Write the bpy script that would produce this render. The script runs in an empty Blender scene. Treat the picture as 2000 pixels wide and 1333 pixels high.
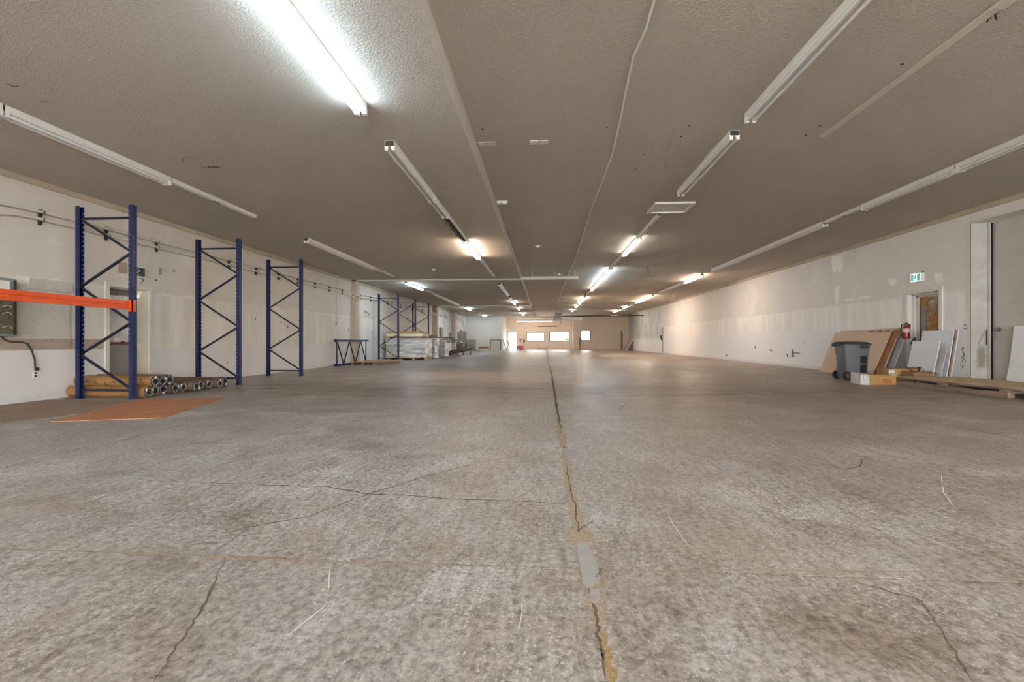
import bpy, math, random
from mathutils import Vector, Matrix, noise
random.seed(7)
C = bpy.context.scene.collection
sc = bpy.context.scene

# ------------------------------------------------------------------ camera, world, exposure
YAW = math.atan(63 / 900.0)
cam_d = bpy.data.cameras.new('camera')
cam_d.sensor_width = 36.0
cam_d.lens = 900.0 / 2000.0 * 36.0
cam_d.clip_end = 300
cam = bpy.data.objects.new('camera', cam_d)
cam.location = (0, 0, 0.93)
cam.rotation_euler = (math.radians(90), 0, YAW)
C.objects.link(cam)
sc.camera = cam

world = bpy.data.worlds.new('overcast_sky')
sc.world = world
world.use_nodes = True
bg = world.node_tree.nodes['Background']
bg.inputs[0].default_value = (1.0, 0.98, 0.955, 1)
bg.inputs[1].default_value = 5.0

sc.view_settings.view_transform = 'Standard'
sc.view_settings.look = 'None'
sc.view_settings.gamma = 1.0
sc.view_settings.use_curve_mapping = False
sc.view_settings.exposure = 1.42
sc.cycles.max_bounces = 8
sc.cycles.diffuse_bounces = 5
sc.cycles.adaptive_threshold = 0.08
sc.cycles.adaptive_min_samples = 16
sc.cycles.glossy_bounces = 3
sc.cycles.sample_clamp_indirect = 6.0

# back wall left out, unseen, so the overcast sky lights the near room
LIT_COOL = 19.0      # emission of the cool white tubes
LIT_WARM = 30.0      # emission of the warm tubes
WIN = 4.5            # emission of the lit office windows at the end wall

# ------------------------------------------------------------------ pixel to place helpers (frame 2000 x 1333)
FW = (-math.sin(YAW), math.cos(YAW)); RT = (math.cos(YAW), math.sin(YAW))
def ray(px, py):
    u = (px - 1000) / 900.0; v = (666.3 - py) / 900.0
    return FW[0] + u * RT[0], FW[1] + u * RT[1], v
def onz(px, py, z=0.0):
    d = ray(px, py); t = (z - 0.93) / d[2]
    return Vector((d[0] * t, d[1] * t, z))
def onx(px, py, x):
    d = ray(px, py); t = x / d[0]
    return Vector((x, d[1] * t, 0.93 + d[2] * t))
def ony(px, py, y):
    d = ray(px, py); t = y / d[1]
    return Vector((d[0] * t, y, 0.93 + d[2] * t))

XL, XR = -7.88, 8.92           # side walls
ZL, ZR = 3.43, 3.70            # the lower and the higher half of the ceiling
XS = -0.947                    # the step between them
Y0, YL, YC, YR = -9.0, 46.0, 51.0, 49.5

# ------------------------------------------------------------------ materials
MATS = {}
def nodes_of(m):
    nt = m.node_tree
    return nt, nt.nodes, nt.links, nt.nodes['Principled BSDF']
def new_mat(name):
    m = bpy.data.materials.new(name); m.use_nodes = True; MATS[name] = m
    return m
def N(nt, t, **kw):
    n = nt.nodes.new(t)
    for k, v in kw.items():
        if k in n.inputs: n.inputs[k].default_value = v
        else: setattr(n, k, v)
    return n
def coords(nt, scale=(1, 1, 1)):
    tc = N(nt, 'ShaderNodeTexCoord'); mp = N(nt, 'ShaderNodeMapping')
    mp.inputs['Scale'].default_value = scale
    nt.links.new(tc.outputs['Object'], mp.inputs['Vector'])
    return mp.outputs[0]
def noise_n(nt, vec, scale, detail=4, rough=0.55, dist=0.0):
    n = N(nt, 'ShaderNodeTexNoise')
    n.inputs['Scale'].default_value = scale; n.inputs['Detail'].default_value = detail
    n.inputs['Roughness'].default_value = rough; n.inputs['Distortion'].default_value = dist
    nt.links.new(vec, n.inputs['Vector'])
    return n.outputs['Fac']
def ramp(nt, fac, stops):
    r = N(nt, 'ShaderNodeValToRGB')
    el = r.color_ramp.elements
    while len(el) < len(stops): el.new(0.5)
    for e, (p, c) in zip(el, stops):
        e.position = p; e.color = c if len(c) == 4 else (*c, 1)
    nt.links.new(fac, r.inputs[0])
    return r.outputs[0]
def mix(nt, fac, a, b, mode='MIX'):
    m = N(nt, 'ShaderNodeMix', data_type='RGBA', blend_type=mode)
    for s, v in ((m.inputs['Factor'], fac), (m.inputs['A'], a), (m.inputs['B'], b)):
        pass
    def put(sock, v):
        if isinstance(v, bpy.types.NodeSocket): nt.links.new(v, sock)
        elif isinstance(v, (int, float)): sock.default_value = v
        else: sock.default_value = (*v, 1) if len(v) == 3 else v
    put(m.inputs[0], fac); put(m.inputs[6], a); put(m.inputs[7], b)
    return m.outputs[2]
def math_n(nt, op, a, b=0.0, clamp=False):
    m = N(nt, 'ShaderNodeMath', operation=op, use_clamp=clamp)
    for i, v in enumerate((a, b)):
        if isinstance(v, bpy.types.NodeSocket): nt.links.new(v, m.inputs[i])
        else: m.inputs[i].default_value = v
    return m.outputs[0]
def sep(nt):
    tc = N(nt, 'ShaderNodeTexCoord'); s = N(nt, 'ShaderNodeSeparateXYZ')
    nt.links.new(tc.outputs['Object'], s.inputs[0])
    return s.outputs
def smooth(nt, v, a, b):
    m = N(nt, 'ShaderNodeMapRange', interpolation_type='SMOOTHSTEP')
    nt.links.new(v, m.inputs[0]); m.inputs[1].default_value = a; m.inputs[2].default_value = b
    return m.outputs[0]
def bump(nt, h, strength, dist=0.01):
    b = N(nt, 'ShaderNodeBump'); b.inputs['Strength'].default_value = strength
    b.inputs['Distance'].default_value = dist
    nt.links.new(h, b.inputs['Height'])
    nt.links.new(b.outputs[0], nt.nodes['Principled BSDF'].inputs['Normal'])

def mat(name, col, rough=0.6, metal=0.0, var=0.12, scale=6.0, bmp=0.0, bscale=30.0, stretch=(1, 1, 1), spec=0.5, col2=None):
    """a plain material with a little mottling; col2 is the second tone of the mottle"""
    m = new_mat(name); nt, nd, lk, P = nodes_of(m)
    v = coords(nt, stretch)
    f = noise_n(nt, v, scale, 6, 0.6)
    lo = col2 if col2 else tuple(c * (1 - var) for c in col)
    hi = col if col2 else tuple(min(1, c * (1 + var)) for c in col)
    lk.new(ramp(nt, f, [(0.3, lo), (0.7, hi)]), P.inputs['Base Color'])
    P.inputs['Roughness'].default_value = rough
    P.inputs['Metallic'].default_value = metal
    P.inputs['Specular IOR Level'].default_value = spec
    if bmp: bump(nt, noise_n(nt, v, bscale, 6, 0.6), bmp)
    return m
def emit(name, col, strength, base=(0.9, 0.9, 0.9)):
    m = new_mat(name); nt, nd, lk, P = nodes_of(m)
    P.inputs['Base Color'].default_value = (*base, 1)
    P.inputs['Emission Color'].default_value = (*col, 1)
    P.inputs['Emission Strength'].default_value = strength
    return m

def concrete_floor():
    m = new_mat('worn_concrete'); nt, nd, lk, P = nodes_of(m)
    v = coords(nt)
    x, y, z = sep(nt)
    big = noise_n(nt, v, 0.45, 5, 0.6)
    mid = noise_n(nt, v, 2.3, 8, 0.65, 0.6)
    fine = noise_n(nt, v, 32, 6, 0.8, 0.3)
    vs = coords(nt, (1.0, 0.22, 1)); vs.node.inputs['Rotation'].default_value = (0, 0, 0.55)
    vt = coords(nt, (1.0, 0.16, 1)); vt.node.inputs['Rotation'].default_value = (0, 0, -0.35)
    streak = noise_n(nt, vs, 22, 6, 0.78, 0.8)
    flake = noise_n(nt, v, 60, 5, 0.84, 0.3)
    area = noise_n(nt, v, 1.15, 6, 0.62, 0.5)
    c = ramp(nt, mid, [(0.33, (0.285, 0.232, 0.190)), (0.5, (0.395, 0.348, 0.310)), (0.66, (0.44, 0.410, 0.385))])
    c = mix(nt, 1.0, c, ramp(nt, fine, [(0.37, (0.48, 0.45, 0.43)), (0.50, (0.94, 0.94, 0.94)), (0.64, (1.38, 1.38, 1.38))]), 'MULTIPLY')
    c = mix(nt, 1.0, c, ramp(nt, streak, [(0.35, (0.78, 0.75, 0.72)), (0.52, (1.0, 1.0, 1.0)), (0.68, (1.10, 1.10, 1.10))]), 'MULTIPLY')
    worn = math_n(nt, 'ADD', math_n(nt, 'ADD', math_n(nt, 'MULTIPLY', flake, 0.62), math_n(nt, 'MULTIPLY', area, 0.30)), math_n(nt, 'MULTIPLY', streak, 0.18))
    c = mix(nt, math_n(nt, 'MULTIPLY', smooth(nt, worn, 0.575, 0.635), 0.72), c, (0.76, 0.75, 0.735))
    line = smooth(nt, noise_n(nt, vt, 26, 3, 0.5, 0.2), 0.70, 0.76)
    c = mix(nt, math_n(nt, 'MULTIPLY', line, 0.5), c, (0.58, 0.55, 0.51))
    # grey racking side to brown bay side: partly dirt, partly room light painted in
    side = smooth(nt, math_n(nt, 'ADD', x, math_n(nt, 'MULTIPLY', big, 6.0)), -2.0, 9.0)
    c = mix(nt, 1.0, c, mix(nt, side, (0.98, 1.0, 1.02), (0.92, 0.81, 0.715)), 'MULTIPLY')
    rust = ramp(nt, noise_n(nt, v, 1.5, 7, 0.68, 0.8), [(0.50, (0, 0, 0)), (0.70, (1, 1, 1))])
    rust = mix(nt, 1.0, rust, ramp(nt, fine, [(0.40, (0.3, 0.3, 0.3)), (0.60, (1, 1, 1))]), 'MULTIPLY')
    c = mix(nt, math_n(nt, 'MULTIPLY', rust, 0.5), c, (0.39, 0.28, 0.18))
    # the dark band across the slab by the third joint
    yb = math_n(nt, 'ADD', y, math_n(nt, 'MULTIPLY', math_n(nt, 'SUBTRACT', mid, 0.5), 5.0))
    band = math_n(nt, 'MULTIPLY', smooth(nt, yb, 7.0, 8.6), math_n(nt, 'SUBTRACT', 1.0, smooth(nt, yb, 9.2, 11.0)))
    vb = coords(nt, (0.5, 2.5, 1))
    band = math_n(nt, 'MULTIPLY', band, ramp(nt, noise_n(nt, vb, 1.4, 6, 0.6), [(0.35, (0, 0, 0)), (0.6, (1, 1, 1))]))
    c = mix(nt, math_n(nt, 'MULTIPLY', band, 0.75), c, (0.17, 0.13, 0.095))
    lk.new(c, P.inputs['Base Color'])
    r = ramp(nt, mid, [(0.3, (0.30, 0.30, 0.30)), (0.7, (0.52, 0.52, 0.52))])
    lk.new(r, P.inputs['Roughness'])
    P.inputs['Specular IOR Level'].default_value = 0.45
    h = math_n(nt, 'ADD', fine, math_n(nt, 'MULTIPLY', mid, 2.0))
    bump(nt, h, 0.35, 0.006)
    return m

def popcorn(name, col):
    m = new_mat(name); nt, nd, lk, P = nodes_of(m)
    v = coords(nt)
    big = noise_n(nt, v, 0.35, 4, 0.6)
    grain = noise_n(nt, v, 55, 3, 0.6)
    c = ramp(nt, big, [(0.3, tuple(k * 0.93 for k in col)), (0.7, tuple(k * 1.05 for k in col))])
    c = mix(nt, 0.35, c, ramp(nt, grain, [(0.35, (0.75, 0.75, 0.75)), (0.65, (1.0, 1.0, 1.0))]), 'MULTIPLY')
    lk.new(c, P.inputs['Base Color'])
    P.inputs['Roughness'].default_value = 0.85
    P.inputs['Specular IOR Level'].default_value = 0.25
    bump(nt, grain, 0.9, 0.012)
    return m

def wall_paint(name, upper, mid_c, lower, bands, stained_from=None, brown=None):
    """painted wall: bands = (z of lower line, z of upper line); brush strokes and filler in the middle band"""
    m = new_mat(name); nt, nd, lk, P = nodes_of(m)
    x, y, z = sep(nt)
    v = coords(nt)
    vv = coords(nt, (1, 1.6, 0.22))
    stroke = noise_n(nt, vv, 2.2, 6, 0.6, 0.3)
    mott = noise_n(nt, v, 1.1, 6, 0.6)
    up = mix(nt, ramp(nt, mott, [(0.35, (0, 0, 0)), (0.7, (1, 1, 1))]), upper, tuple(c * 0.93 for c in upper))
    patch = ramp(nt, noise_n(nt, v, 0.9, 4, 0.5, 0.4), [(0.60, (0, 0, 0)), (0.64, (1, 1, 1))])
    up = mix(nt, math_n(nt, 'MULTIPLY', patch, 0.35), up, (0.86, 0.84, 0.80))
    md = mix(nt, ramp(nt, stroke, [(0.42, (0, 0, 0)), (0.6, (1, 1, 1))]), mid_c, tuple(min(1, c * 1.12) for c in mid_c))
    edge = math_n(nt, 'MULTIPLY', math_n(nt, 'SUBTRACT', noise_n(nt, v, 3.0, 3), 0.5), 0.10)
    zz = math_n(nt, 'ADD', z, edge)
    c = mix(nt, smooth(nt, zz, bands[0] - 0.012, bands[0] + 0.012), lower, md)
    c = mix(nt, smooth(nt, z, bands[1] - 0.01, bands[1] + 0.01), c, up)
    # filled joint along the upper line
    jl = math_n(nt, 'LESS_THAN', math_n(nt, 'ABSOLUTE', math_n(nt, 'SUBTRACT', zz, bands[1])), 0.035)
    jl = math_n(nt, 'MULTIPLY', jl, ramp(nt, noise_n(nt, v, 1.3, 2), [(0.48, (0, 0, 0)), (0.52, (1, 1, 1))]))
    c = mix(nt, math_n(nt, 'MULTIPLY', jl, 0.6), c, (0.88, 0.86, 0.82))
    if brown:
        b = math_n(nt, 'MULTIPLY', smooth(nt, z, brown[0] - 0.01, brown[0] + 0.01), math_n(nt, 'SUBTRACT', 1.0, smooth(nt, z, brown[1] - 0.01, brown[1] + 0.01)))
        b = math_n(nt, 'MULTIPLY', b, math_n(nt, 'SUBTRACT', 1.0, smooth(nt, y, 7.6, 7.9)))
        c = mix(nt, b, c, (0.47, 0.385, 0.315))
    if stained_from:
        s = smooth(nt, y, stained_from - 0.6, stained_from + 0.4)
        st = ramp(nt, noise_n(nt, coords(nt, (1, 2.0, 0.3)), 2.6, 8, 0.7), [(0.40, (0.42, 0.42, 0.40)), (0.56, (0.72, 0.73, 0.70))])
        c = mix(nt, math_n(nt, 'MULTIPLY', s, smooth(nt, z, 0.9, 1.4)), c, st)
    # specks and scuffs
    spk = ramp(nt, noise_n(nt, v, 7.0, 2, 0.5), [(0.20, (1, 1, 1)), (0.235, (0, 0, 0))])
    c = mix(nt, math_n(nt, 'MULTIPLY', spk, 0.5), c, (0.25, 0.22, 0.19))
    lk.new(c, P.inputs['Base Color'])
    P.inputs['Roughness'].default_value = 0.62
    P.inputs['Specular IOR Level'].default_value = 0.3
    bump(nt, noise_n(nt, v, 22, 5), 0.12, 0.004)
    return m

def wood_mat(name, a, b, stretch, scale=3.0, rough=0.65):
    m = new_mat(name); nt, nd, lk, P = nodes_of(m)
    v = coords(nt, stretch)
    f = noise_n(nt, v, scale, 8, 0.62, 0.7)
    lk.new(ramp(nt, f, [(0.32, a), (0.68, b)]), P.inputs['Base Color'])
    P.inputs['Roughness'].default_value = rough
    bump(nt, f, 0.2, 0.003)
    return m

def osb():
    m = new_mat('strand_board'); nt, nd, lk, P = nodes_of(m)
    v = coords(nt, (1, 1, 2.2))
    vo = N(nt, 'ShaderNodeTexVoronoi'); vo.inputs['Scale'].default_value = 16
    lk.new(v, vo.inputs['Vector'])
    f = noise_n(nt, v, 9, 6, 0.7, 1.5)
    c = mix(nt, 0.35, ramp(nt, f, [(0.33, (0.10, 0.045, 0.015)), (0.45, (0.40, 0.20, 0.07)), (0.7, (0.62, 0.36, 0.15))]), vo.outputs['Color'], 'SOFT_LIGHT')
    lk.new(c, P.inputs['Base Color']); P.inputs['Roughness'].default_value = 0.7
    bump(nt, f, 0.3, 0.004)
    return m

def film():
    """stretch film over stacked boards: grey white sheen with tan board edges showing through"""
    m = new_mat('stretch_film'); nt, nd, lk, P = nodes_of(m)
    x, y, z = sep(nt)
    lay = noise_n(nt, coords(nt, (0.3, 0.3, 6)), 2.2, 3, 0.5)
    crease = noise_n(nt, coords(nt, (0.35, 0.8, 2.2)), 3.0, 7, 0.62, 1.2)
    c = ramp(nt, lay, [(0.38, (0.30, 0.29, 0.28)), (0.52, (0.52, 0.50, 0.48)), (0.64, (0.52, 0.43, 0.31))])
    c = mix(nt, ramp(nt, crease, [(0.46, (0, 0, 0)), (0.62, (1, 1, 1))]), c, (0.80, 0.80, 0.82))
    lk.new(c, P.inputs['Base Color']); P.inputs['Roughness'].default_value = 0.22
    bump(nt, crease, 0.5, 0.05)
    return m

def foil():
    m = new_mat('reflective_foil'); nt, nd, lk, P = nodes_of(m)
    v = coords(nt, (1, 1, 0.7))
    f = noise_n(nt, v, 4.0, 6, 0.6, 2.0)
    P.inputs['Base Color'].default_value = (0.85, 0.84, 0.84, 1)
    P.inputs['Metallic'].default_value = 0.3; P.inputs['Roughness'].default_value = 0.2
    bump(nt, f, 1.0, 0.12)
    return m

concrete_floor()
popcorn('popcorn_ceiling', (0.55, 0.497, 0.43))
wall_paint('wall_paint_bay', (0.81, 0.775, 0.74), (0.83, 0.805, 0.775), (0.86, 0.855, 0.86), (1.30, 2.0), 35.9)
wall_paint('wall_paint_racks', (0.72, 0.675, 0.605), (0.73, 0.69, 0.63), (0.77, 0.745, 0.72), (0.79, 1.9), 33.0, (0.79, 0.965))
mat('wall_paint_end', (0.70, 0.69, 0.645), 0.7, var=0.05, scale=1.2)
mat('peach_lit_paint', (0.78, 0.66, 0.56), 0.7, var=0.04, scale=1.0)  # warm light of the office end is put into this wall colour
mat('beam_paint', (0.62, 0.58, 0.51), 0.7, var=0.06)
mat('column_paint', (0.52, 0.44, 0.35), 0.7, var=0.08)
mat('cornice_tan', (0.56, 0.47, 0.36), 0.7, var=0.1, scale=2)
mat('filler_white', (0.93, 0.92, 0.895), 0.7, var=0.03)
mat('sand_orange', (0.40, 0.255, 0.115), 0.95, var=0.3, scale=60, bmp=0.6, bscale=120)
mat('white_trim', (0.74, 0.72, 0.67), 0.55, var=0.05)
mat('baseboard_white', (0.74, 0.73, 0.71), 0.55, var=0.06)
mat('joint_sand', (0.40, 0.30, 0.205), 0.95, var=0.25, scale=40, bmp=0.6, bscale=120)
mat('crack_brown', (0.15, 0.105, 0.07), 0.95, var=0.3, scale=30)
mat('joint_dark', (0.055, 0.04, 0.028), 0.95, var=0.3, scale=30)
mat('patch_cement', (0.37, 0.332, 0.298), 0.85, var=0.1, scale=12)
mat('scratch_white', (0.74, 0.72, 0.69), 0.8, var=0.05)
mat('marker_black', (0.025, 0.02, 0.018), 0.8, var=0.1)
mat('rack_blue', (0.007, 0.018, 0.085), 0.36, var=0.25, scale=14)
mat('rack_brace', (0.006, 0.009, 0.024), 0.4, var=0.2, scale=10)
mat('beam_orange', (0.80, 0.10, 0.018), 0.38, var=0.08, scale=8)
mat('plate_steel', (0.30, 0.30, 0.31), 0.4, 0.8, var=0.15)
mat('fixture_white', (0.78, 0.76, 0.71), 0.45, var=0.05, scale=3)
mat('tube_glass', (0.80, 0.78, 0.76), 0.25, var=0.03)
mat('fixture_inside', (0.04, 0.037, 0.033), 0.7, var=0.2)
emit('tube_cool', (0.66, 0.85, 1.0), LIT_COOL)
emit('tube_warm', (1.0, 0.80, 0.62), LIT_WARM)
emit('tube_dim', (1.0, 0.95, 0.88), 9.0)
emit('window_light', (0.90, 0.97, 1.0), WIN)
emit('sign_white', (0.92, 1.0, 1.0), 0.4)
emit('sign_green', (0.10, 0.62, 0.58), 0.16, (0.05, 0.4, 0.36))
mat('sign_black', (0.012, 0.02, 0.024), 0.35, var=0.2)
mat('conduit_paint', (0.74, 0.69, 0.60), 0.45, var=0.06)
mat('cable_white', (0.80, 0.79, 0.76), 0.5, var=0.05)
mat('cable_black', (0.03, 0.028, 0.026), 0.5, var=0.2)
mat('panel_grey', (0.24, 0.28, 0.27), 0.45, 0.2, var=0.2, scale=8)
mat('panel_inside', (0.12, 0.105, 0.075), 0.6, var=0.5, scale=25)
mat('board_painted', (0.60, 0.565, 0.51), 0.8, var=0.1, scale=30, bmp=0.4, bscale=40)
mat('board_brown', (0.43, 0.35, 0.285), 0.8, var=0.1, scale=30, bmp=0.4, bscale=40)
mat('plastic_white', (0.80, 0.80, 0.78), 0.4, var=0.03)
mat('door_grey', (0.30, 0.275, 0.25), 0.5, var=0.1)
mat('door_dark', (0.13, 0.10, 0.085), 0.6, var=0.2)
mat('red_dark', (0.13, 0.02, 0.025), 0.5, var=0.2)
mat('reveal_cream', (0.60, 0.54, 0.42), 0.7, var=0.07)
foil(); film(); osb()
wood_mat('roll_paper', (0.26, 0.13, 0.045), (0.42, 0.225, 0.08), (0.6, 6, 6), 2.0, 0.6)
wood_mat('roll_paper_dark', (0.14, 0.085, 0.05), (0.25, 0.15, 0.085), (0.6, 6, 6), 2.0, 0.6)
mat('roll_end', (0.045, 0.043, 0.045), 0.35, var=0.4, scale=18, bmp=0.5)
mat('roll_core', (0.012, 0.011, 0.010), 0.8, var=0.3)
mat('film_fold', (0.34, 0.33, 0.33), 0.2, var=0.5, scale=25)
wood_mat('plywood_orange', (0.43, 0.17, 0.07), (0.60, 0.28, 0.13), (7, 0.6, 1), 1.6, 0.6)
wood_mat('hardboard', (0.27, 0.19, 0.135), (0.36, 0.265, 0.195), (2, 0.8, 1), 2.0, 0.75)
wood_mat('plank_pale', (0.50, 0.35, 0.20), (0.68, 0.52, 0.33), (10, 0.7, 4), 1.8, 0.7)
wood_mat('plank_old', (0.17, 0.11, 0.075), (0.36, 0.265, 0.195), (6, 0.8, 6), 2.2, 0.85)
wood_mat('pallet_wood', (0.42, 0.25, 0.13), (0.62, 0.42, 0.25), (6, 1, 6), 1.8, 0.75)
mat('kraft_sheet', (0.67, 0.495, 0.365), 0.75, var=0.05, scale=1.5)
mat('kraft_sheet_dark', (0.25, 0.105, 0.04), 0.8, var=0.2, scale=5)
mat('carton', (0.46, 0.29, 0.125), 0.7, var=0.12, scale=4)
mat('carton_orange', (0.44, 0.25, 0.085), 0.6, var=0.12, scale=3)
mat('carton_brown', (0.30, 0.175, 0.10), 0.8, var=0.15, scale=5)
mat('logo_red', (0.30, 0.025, 0.02), 0.6, var=0.1)
mat('laminate_white', (0.71, 0.72, 0.75), 0.4, var=0.04, scale=2)
mat('laminate_grey', (0.55, 0.55, 0.585), 0.45, var=0.14, scale=4)
mat('bin_grey', (0.115, 0.125, 0.145), 0.42, var=0.12, scale=5)
mat('bin_dark', (0.022, 0.024, 0.028), 0.5, var=0.2)
mat('rubber', (0.018, 0.017, 0.017), 0.7, var=0.2)
mat('hub_grey', (0.16, 0.15, 0.145), 0.5, var=0.2)
mat('ext_red', (0.33, 0.025, 0.03), 0.28, var=0.1)
mat('ext_label', (0.55, 0.48, 0.46), 0.5, var=0.2, scale=40)
mat('steel_dark', (0.05, 0.045, 0.04), 0.5, 0.5, var=0.3)
mat('ramp_brown', (0.055, 0.022, 0.018), 0.5, var=0.4, scale=8)
mat('cabinet_green', (0.31, 0.32, 0.265), 0.5, var=0.08)
mat('cabinet_brown', (0.24, 0.215, 0.185), 0.55, var=0.1)
mat('foam_cream', (0.72, 0.66, 0.48), 0.8, var=0.1)
mat('heater_grey', (0.37, 0.35, 0.32), 0.5, 0.2, var=0.1)
mat('jack_red', (0.62, 0.10, 0.11), 0.4, var=0.1)
mat('bay_paint', (0.56, 0.535, 0.485), 0.65, var=0.10, scale=2.0)
mat('jamb_paint', (0.54, 0.53, 0.49), 0.7, var=0.16, scale=3.0)
def jamb_stain():
    m = MATS['jamb_paint']; nt, nd, lk, P = nodes_of(m)
    base = P.inputs['Base Color'].links[0].from_socket
    tc = N(nt, 'ShaderNodeTexCoord'); mp = N(nt, 'ShaderNodeMapping')
    mp.inputs['Location'].default_value = (0.21, 0, -0.60); mp.inputs['Scale'].default_value = (6.5, 0, 2.6)
    mp.vector_type = 'POINT'
    lk.new(tc.outputs['Object'], mp.inputs['Vector'])
    # object origin is the door root: the mark sits about hand height on the jamb
    mp.inputs['Location'].default_value = (0.21 * 6.5, 0, -0.60 * 2.6)
    ln = N(nt, 'ShaderNodeVectorMath', operation='LENGTH'); lk.new(mp.outputs[0], ln.inputs[0])
    v = coords(nt)
    d = math_n(nt, 'ADD', ln.outputs['Value'], math_n(nt, 'MULTIPLY', math_n(nt, 'SUBTRACT', noise_n(nt, v, 9, 6, 0.7), 0.5), 1.6))
    f = math_n(nt, 'SUBTRACT', 1.0, smooth(nt, d, 0.25, 0.95))
    lk.new(mix(nt, math_n(nt, 'MULTIPLY', f, 0.75), base, (0.25, 0.185, 0.125)), P.inputs['Base Color'])
jamb_stain()
mat('stain_brown', (0.36, 0.30, 0.235), 0.8, var=0.3, scale=20)
mat('gloss_white_panel', (0.80, 0.80, 0.80), 0.35, var=0.02)
mat('glass_smoke', (0.40, 0.33, 0.26), 0.15, var=0.1)
mat('tape_yellow', (0.55, 0.45, 0.05), 0.5, var=0.1)

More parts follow.
